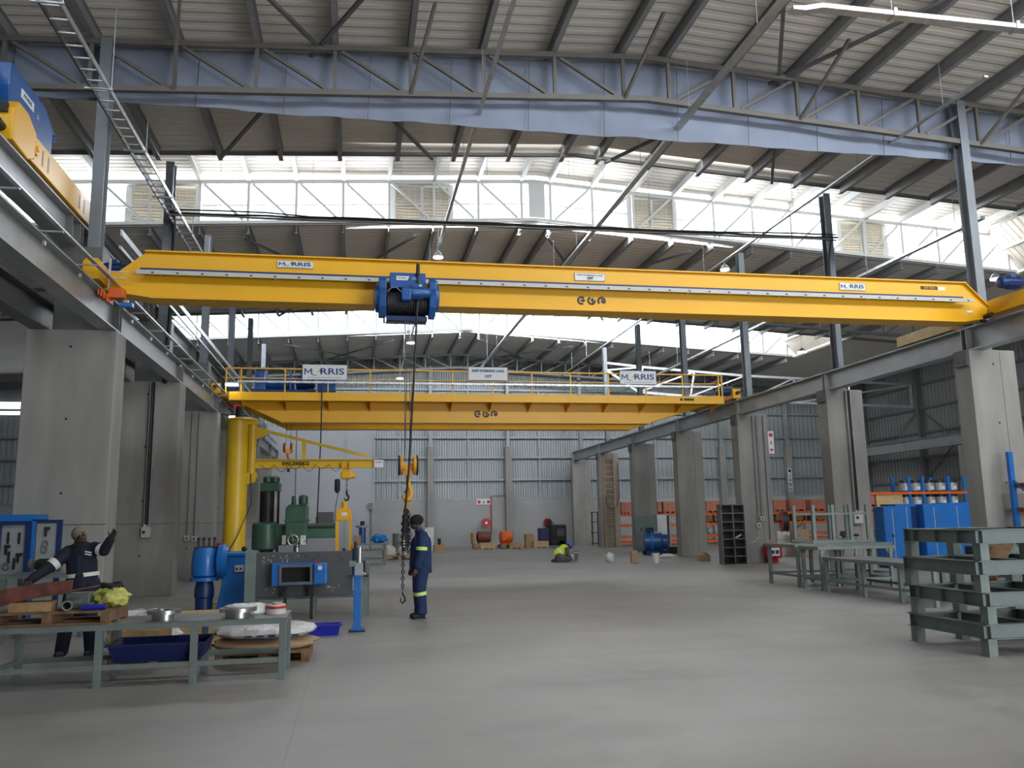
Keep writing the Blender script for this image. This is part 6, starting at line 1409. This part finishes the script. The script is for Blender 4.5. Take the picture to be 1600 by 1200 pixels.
def hand(mb, wrist, dirv, palm_n, curl=.4, s=1.0, thumb_side=1):
    """palm with five separate bent fingers; dirv along the fingers, palm_n out of the palm"""
    w = Vector(wrist); d = Vector(dirv).normalized(); n = Vector(palm_n); n = (n-d*n.dot(d)).normalized(); sd = d.cross(n)*thumb_side
    pc = w+d*.05*s
    for k in (-1.5, -.5, .5, 1.5): cone(mb, w+sd*k*.012*s, w+d*.085*s+sd*k*.019*s, .015*s, .012*s)
    for k, L in ((1.5, .068), (.5, .078), (-.5, .072), (-1.5, .058)):
        b = w+d*.088*s+sd*k*.020*s; ang = 0; p = b
        for j, (f, r) in enumerate(((.45, .0095), (.32, .0085), (.23, .0075))):
            ang += curl*(.8 if j == 0 else 1.0); v = d*math.cos(ang)+n*math.sin(ang); q = p+v*L*f*1.15*s; cone(mb, p, q, r*s, (r-.001)*s, n=10); p = q
    b = w+d*.03*s+sd*.028*s; v = (d*.7+sd*.7+n*.25).normalized(); q = b+v*.035*s; cone(mb, b, q, .012*s, .010*s, n=10)
    v2 = (d*.85+sd*.3+n*.45).normalized(); cone(mb, q, q+v2*.032*s, .010*s, .0085*s, n=10)
def head(mb, c, fwd, up, s=1.0):
    """skull, jaw, nose, lips, brow, ears"""
    c = Vector(c); f = Vector(fwd).normalized(); u = Vector(up); u = (u-f*u.dot(f)).normalized(); l = u.cross(f)
    m3 = Matrix((f, l, u)).transposed()
    P = lambda a, b, z: c+f*a*s+l*b*s+u*z*s
    mb.ball(P(-.012, 0, .035), .098*s, .077*s, .092*s, 18, m3)       # skull
    mb.ball(P(.022, 0, -.025), .070*s, .060*s, .080*s, 16, m3)       # face
    mb.ball(P(.050, 0, -.085), .030*s, .030*s, .022*s, 12, m3)       # chin
    for k in (-1, 1):
        cone(mb, P(-.01, k*.052, -.05), P(.045, k*.022, -.088), .020*s, .018*s)   # jaw
        mb.ball(P(.058, k*.034, -.018), .02*s, .022*s, .018*s, 10, m3)            # cheek
        mb.ball(P(-.01, k*.078, -.002), .018*s, .009*s, .03*s, 12, m3)            # ear
    cone(mb, P(.084, 0, .018), P(.104, 0, -.022), .009*s, .014*s)    # nose
    for k in (-1, 1): mb.ball(P(.092, k*.012, -.026), .010*s, .009*s, .008*s, 8, m3)
    cone(mb, P(.078, -.03, .030), P(.078, .03, .030), .011*s, .011*s) # brow
    cone(mb, P(.083, -.017, -.052), P(.083, .017, -.052), .010*s, .010*s); cone(mb, P(.080, -.014, -.065), P(.080, .014, -.065), .009*s, .009*s)
    return P, m3
def face_details(t, body, P, m3, s=1.0):
    for k in (-1, 1):
        e = part('eye', MB().ball(P(.076, k*.03, .008), .0105*s, .011*s, .0065*s, 12, m3), 'white', t, smooth=True)
        part('pupil', MB().ball(P(.0855, k*.03, .008), .003*s, .005*s, .005*s, 8, m3), 'black', e, smooth=True)
def band(t, p, q, r, mt, w=.05, sq=1.0, rr=None, name='reflective_band', up=(0, 0, 1)):
    """a reflective band round a limb: p,q on the limb axis"""
    p, q = Vector(p), Vector(q); a, x, y = MB.frame(p, q, up); vs = []; n = 24; r2 = rr or r
    ro = [(0, r-.004), (0, r+.003), (1, r2+.003), (1, r2-.004)]
    for h, rad in ro:
        for k in range(n): th = 2*math.pi*k/n; vs.append(p.lerp(q, h)+x*rad*math.cos(th)+y*rad*sq*math.sin(th))
    fs = []
    for i in range(4):
        for k in range(n): j = (i+1) % 4; fs.append((i*n+k, i*n+(k+1) % n, j*n+(k+1) % n, j*n+k))
    return part(name, MB().add(vs, fs), mt, t, smooth=True)

# ---- man in blue, standing in profile facing left ---------------------------
gx, gy = 1.07, 14.24
t = thing('person', (gx, gy, 0), 'man standing in blue reflective workwear and black knit cap, facing left by the hanging chain', 'person')
f = Vector((-1, -.1, 0)).normalized(); l = Vector((0, 0, 1)).cross(f)    # forward, his left (towards the viewer is +-)
def Q(a, b, z): return Vector((gx, gy, 0))+f*a+l*b+Vector((0, 0, z))
# l points towards: check sign so the near arm is on the viewer side
near = 1 if l.y < 0 else -1
bodym = MB()
P, m3 = head(bodym, Q(.055, 0, 1.55), f*1.0+Vector((0, 0, -.12)), (0, 0, 1), .94)
cone(bodym, Q(-.015, 0, 1.38), Q(.02, 0, 1.50), .060, .055)
cone(bodym, Q(-.03, 0, 1.0), Q(-.03, 0, 1.30), .11, .11)
for k in (-1, 1):
    cone(bodym, Q(-.02, k*.09, .88), Q(0.0, k*.09, .48), .085, .055); cone(bodym, Q(0, k*.09, .48), Q(-.03, k*.09, .08), .055, .04)
    cone(bodym, Q(-.02, k*.18, 1.33), Q(.0, k*.22, 1.05), .05, .042)
    cone(bodym, Q(.0, k*.22, 1.05), Q(.08, k*.22, .84), .042, .030)
    cone(bodym, Q(-.03, k*.09, .08), Q(.1, k*.09, .04), .04, .035)
    hand(bodym, Q(.085, k*.22, .82), (f*.3+Vector((0, 0, -1))), -l*k+f*.2, .45, .95, near*k)
fuse('body', bodym, 'skin', t, .0065, 3)
face_details(t, None, P, m3, .94)
cap = MB().ball(P(-.018, 0, .052), .120, .097, .098, 20, m3)
cap.ball(P(-.030, 0, .030), .098, .088, .075, 16, m3); fuse('knit_cap', cap, 'hair', t, .008, 3)
jk = MB()
for k in (-1, 1):
    cone(jk, Q(-.045, k*.05, .86), Q(-.045, k*.06, 1.24), .155, .150); cone(jk, Q(.01, k*.05, .86), Q(-.01, k*.06, 1.22), .150, .140)
    cone(jk, Q(-.04, k*.13, 1.335), Q(-.02, k*.215, 1.20), .092, .092); cone(jk, Q(-.02, k*.215, 1.20), Q(.0, k*.225, 1.04), .092, .086)
    cone(jk, Q(.0, k*.225, 1.04), Q(.06, k*.225, .86), .086, .072)
cone(jk, Q(-.045, -.12, 1.32), Q(-.045, .12, 1.32), .105, .105); cone(jk, Q(-.02, 0, 1.37), Q(.0, 0, 1.415), .085, .076)
jk.lathe([(.02, 0), (.185, 0), (.180, .1), (.17, .25), (.02, .3)], Q(-.03, 0, .73), n=24)
fuse('jacket', jk, 'navycloth', t, .011, 4)
tr = MB()
for k in (-1, 1):
    cone(tr, Q(-.025, k*.075, .80), Q(.0, k*.085, .48), .130, .098); cone(tr, Q(.0, k*.085, .48), Q(-.03, k*.09, .13), .098, .088)
    tr.lathe([(.01, 0), (.095, 0), (.088, .12), (.01, .14)], Q(-.025, k*.09, .075), n=18)
fuse('trousers', tr, 'navycloth', t, .011, 4)
for k in (-1, 1):
    bt = MB(); cone(bt, Q(-.03, k*.09, .12), Q(-.035, k*.09, .05), .062, .052); cone(bt, Q(-.04, k*.09, .05), Q(.10, k*.09+.0, .042), .05, .046, .85)
    bt.box(0, 0, 0, 0, 0, 0) if False else None
    for v in bt.v: v.z = max(v.z, .006)
    b = fuse('boot', bt, 'black', t, .009, 2)
    part('sole', MB().prism([(-.09, -.05), (.10, -.05), (.145, -.02), (.145, .02), (.10, .05), (-.09, .05)], Q(0, k*.09, 0), f, l, (0, 0, .022)), 'black', b)
    band(t, Q(-.012, k*.088, .375), Q(-.004, k*.087, .43), .0975, 'reflect_y')
    band(t, Q(-.002, k*.223, 1.11), Q(-.006, k*.222, 1.165), .092, 'reflect_y')
part('back_print', MB().obox(Q(-.155, near*.03, 1.34), .012, .14, .05, Matrix((f, l, Vector((0, 0, 1)))).transposed()), 'reflect', t)
part('chest_tab', MB().obox(Q(-.10, near*.165, 1.36), .07, .012, .05, Matrix((f, l, Vector((0, 0, 1)))).transposed()), 'reflect', t)

# ---- man behind the front bench, one arm raised ------------------------------
gx2, gy2 = -3.50, 11.55
t = thing('person', (gx2, gy2, 0), 'man in dark navy jacket and beige knit cap behind the front bench, one arm raised', 'person')
Z = Vector((0, 0, 1))
def A(px, py, Y=gy2): return at(px, py, Y)
sh_r, sh_l = A(108, 862)+Vector((0, .0, 0)), A(148, 856)
hp = A(128, 922); nk = A(126, 851); hc = A(126, 838)
bodym = MB()
fw = Vector((.62, -.72, .38)).normalized()
P, m3 = head(bodym, hc+Vector((0, 0, .0)), fw, Vector((-.25, .1, 1)), .95)
cone(bodym, nk+Vector((0, .02, -.05)), hc+Vector((-.02, .02, -.05)), .062, .056)
cone(bodym, hp, nk+Vector((0, .02, -.15)), .11, .10)
el_l, wr_l = A(166, 860)+Vector((0, -.10, 0)), A(178, 843)+Vector((0, -.16, 0))
el_r, wr_r = A(86, 884)+Vector((0, -.15, 0)), A(66, 902)+Vector((0, -.35, 0))
cone(bodym, sh_l, el_l, .05, .045); cone(bodym, el_l, wr_l, .042, .03); cone(bodym, sh_r, el_r, .05, .045); cone(bodym, el_r, wr_r, .042, .03)
hand(bodym, wr_l, (wr_l-el_l).normalized(), Vector((-.3, -1, 0)), .25, 1.0, -1); hand(bodym, wr_r, (wr_r-el_r).normalized(), Vector((0, 0, -1)), .4, 1.0, 1)
kn = {}
for k, (kx, fx) in {-1: (-.14, -.20), 1: (.12, .14)}.items():
    h0 = Vector((hp.x+k*.09, gy2, .84)); k0 = Vector((hp.x+kx, gy2-.03, .46)); f0 = Vector((hp.x+fx, gy2+.03, .08)); kn[k] = (h0, k0, f0)
    cone(bodym, h0, k0, .085, .055); cone(bodym, k0, f0, .052, .04); cone(bodym, f0, f0+Vector((0, -.12, -.04)), .04, .034)
cone(bodym, kn[-1][0]+Vector((0, 0, .05)), kn[1][0]+Vector((0, 0, .05)), .11, .11); cone(bodym, Vector((hp.x, gy2, .85)), hp, .12, .12)
fuse('body', bodym, 'skin', t, .0065, 3)
face_details(t, None, P, m3, .95)
cap = MB().ball(P(-.020, 0, .050), .108, .090, .090, 20, m3); cap.ball(P(-.03, 0, .03), .095, .088, .07, 16, m3); fuse('knit_cap', cap, 'beige', t, .008, 3)
jk = MB()
cone(jk, A(131, 930)+Vector((0, 0, -.12)), A(128, 880), .175, .185, .72, 18, (0, 1, 0)); cone(jk, A(128, 884), A(127, 864), .185, .16, .72, 18, (0, 1, 0))
cone(jk, sh_r+Vector((0, 0, -.015)), sh_l+Vector((0, 0, -.015)), .088, .088); cone(jk, nk+Vector((0, 0, -.06)), nk+Vector((0, .01, -.005)), .092, .085)
cone(jk, sh_l, el_l, .082, .072); cone(jk, el_l, wr_l, .070, .055); cone(jk, sh_r, el_r, .085, .074); cone(jk, el_r, wr_r, .072, .056)
fuse('jacket', jk, 'darkcloth', t, .011, 4)
tr = MB()
for k in (-1, 1): h0, k0, f0 = kn[k]; cone(tr, h0, k0, .115, .09); cone(tr, k0, f0, .088, .08)
cone(tr, kn[-1][0]+Vector((0, 0, .04)), kn[1][0]+Vector((0, 0, .04)), .125, .125); cone(tr, Vector((hp.x, gy2, .82)), Vector((hp.x, gy2, 1.0)), .15, .15)
fuse('trousers', tr, 'darkcloth', t, .011, 4)
for k in (-1, 1):
    f0 = kn[k][2]; bt = MB(); cone(bt, f0+Vector((0, 0, .05)), f0+Vector((0, 0, -.03)), .062, .05); cone(bt, f0+Vector((0, .02, -.03)), f0+Vector((0, -.15, -.035)), .05, .045)
    for v in bt.v: v.z = max(v.z, .0)
    fuse('boot', bt, 'black', t, .009, 2)
band(t, sh_l.lerp(el_l, .62), sh_l.lerp(el_l, .95), .077, 'reflect', rr=.074); band(t, sh_r.lerp(el_r, .72), sh_r.lerp(el_r, .98), .080, 'reflect', rr=.076)
band(t, A(129.5, 901), A(129.3, 895), .190, 'reflect', sq=.74, up=(0, 1, 0))
for dz in (0, .03): part('chest_print', MB().obox(A(143, 862)+Vector((0, -.132, -dz)), .08, .01, .014, Matrix.Rotation(R(12), 3, 'Y')), 'reflect', t)
part('scarf', MB().path([nk+Vector((.09*math.cos(a), .08*math.sin(a), -.025)) for a in [6.283*k/14 for k in range(14)]], .032, 8, True), 'hair', t, smooth=True)
part('front_placket', MB().bar(A(131, 925)+Vector((0, -.132, 0)), A(128, 870)+Vector((0, -.138, 0)), .035, .012, (0, 1, 0)), 'navycloth', t)

# ---- kneeling worker in the distance ------------------------------------------
kx, ky = fl(885, 878).x, fl(885, 878).y
t = thing('person', (kx, ky, 0), 'kneeling worker in yellow high-visibility vest and blue helmet on the floor', 'person')
def K(a, b, z): return Vector((kx+a, ky+b, z))
bodym = MB()
P, m3 = head(bodym, K(.12, 0, .56), Vector((.75, 0, -.65)), Vector((.6, 0, .8)), 1.0)
cone(bodym, K(-.02, 0, .52), K(.08, 0, .55), .06, .055); cone(bodym, K(-.28, 0, .25), K(-.05, 0, .47), .15, .15)
for k in (-1, 1):
    cone(bodym, K(-.28, k*.1, .22), K(.05, k*.12, .09), .10, .07); cone(bodym, K(.05, k*.12, .08), K(-.36, k*.12, .06), .06, .045); cone(bodym, K(-.36, k*.12, .06), K(-.47, k*.12, .05), .045, .04)
    cone(bodym, K(-.03, k*.19, .46), K(.02, k*.2, .26), .055, .045); cone(bodym, K(.02, k*.2, .26), K(.17, k*.14, .10), .042, .03)
    hand(bodym, K(.17, k*.14, .10), (.8, 0, -.5), (0, 0, -1), .5, 1.0, k)
fuse('body', bodym, 'skin', t, .0085, 3)
face_details(t, None, P, m3)
hl = MB().lathe([(.125, 0), (.125, .02), (.118, .06), (.09, .11), (.04, .135), (.005, .14)], P(-.01, 0, .035), m3@Vector((-.1, 0, 1)), 24)
b = part('helmet', hl, 'bblue', t, smooth=True); part('helmet_brim', MB().lathe([(.118, 0), (.15, -.004), (.15, .006), (.12, .012)], P(.0, 0, .035), m3@Vector((-.1, 0, 1)), 24), 'bblue', b, smooth=True)
v = MB(); cone(v, K(-.30, 0, .28), K(-.06, 0, .46), .175, .165, 1.15); cone(v, K(-.04, -.1, .49), K(-.04, .1, .49), .09, .09); fuse('vest', v, 'hivis', t, .012, 3)
band(t, K(-.235, 0, .333), K(-.195, 0, .363), .178, 'reflect', sq=1.15)
tr = MB()
for k in (-1, 1):
    cone(tr, K(-.28, k*.1, .22), K(.05, k*.12, .11), .13, .095); cone(tr, K(.05, k*.12, .10), K(-.36, k*.12, .085), .085, .07)
    cone(tr, K(-.02, k*.19, .46), K(.02, k*.2, .27), .08, .07); cone(tr, K(.02, k*.2, .27), K(.13, k*.155, .14), .068, .055)
cone(tr, K(-.3, -.08, .22), K(-.3, .08, .22), .14, .14); fuse('overalls', tr, 'greycloth', t, .012, 3)
for k in (-1, 1):
    bt = MB(); cone(bt, K(-.36, k*.12, .07), K(-.50, k*.12, .055), .058, .05)
    for q in bt.v: q.z = max(q.z, 0)
    fuse('boot', bt, 'dark', t, .01, 2)
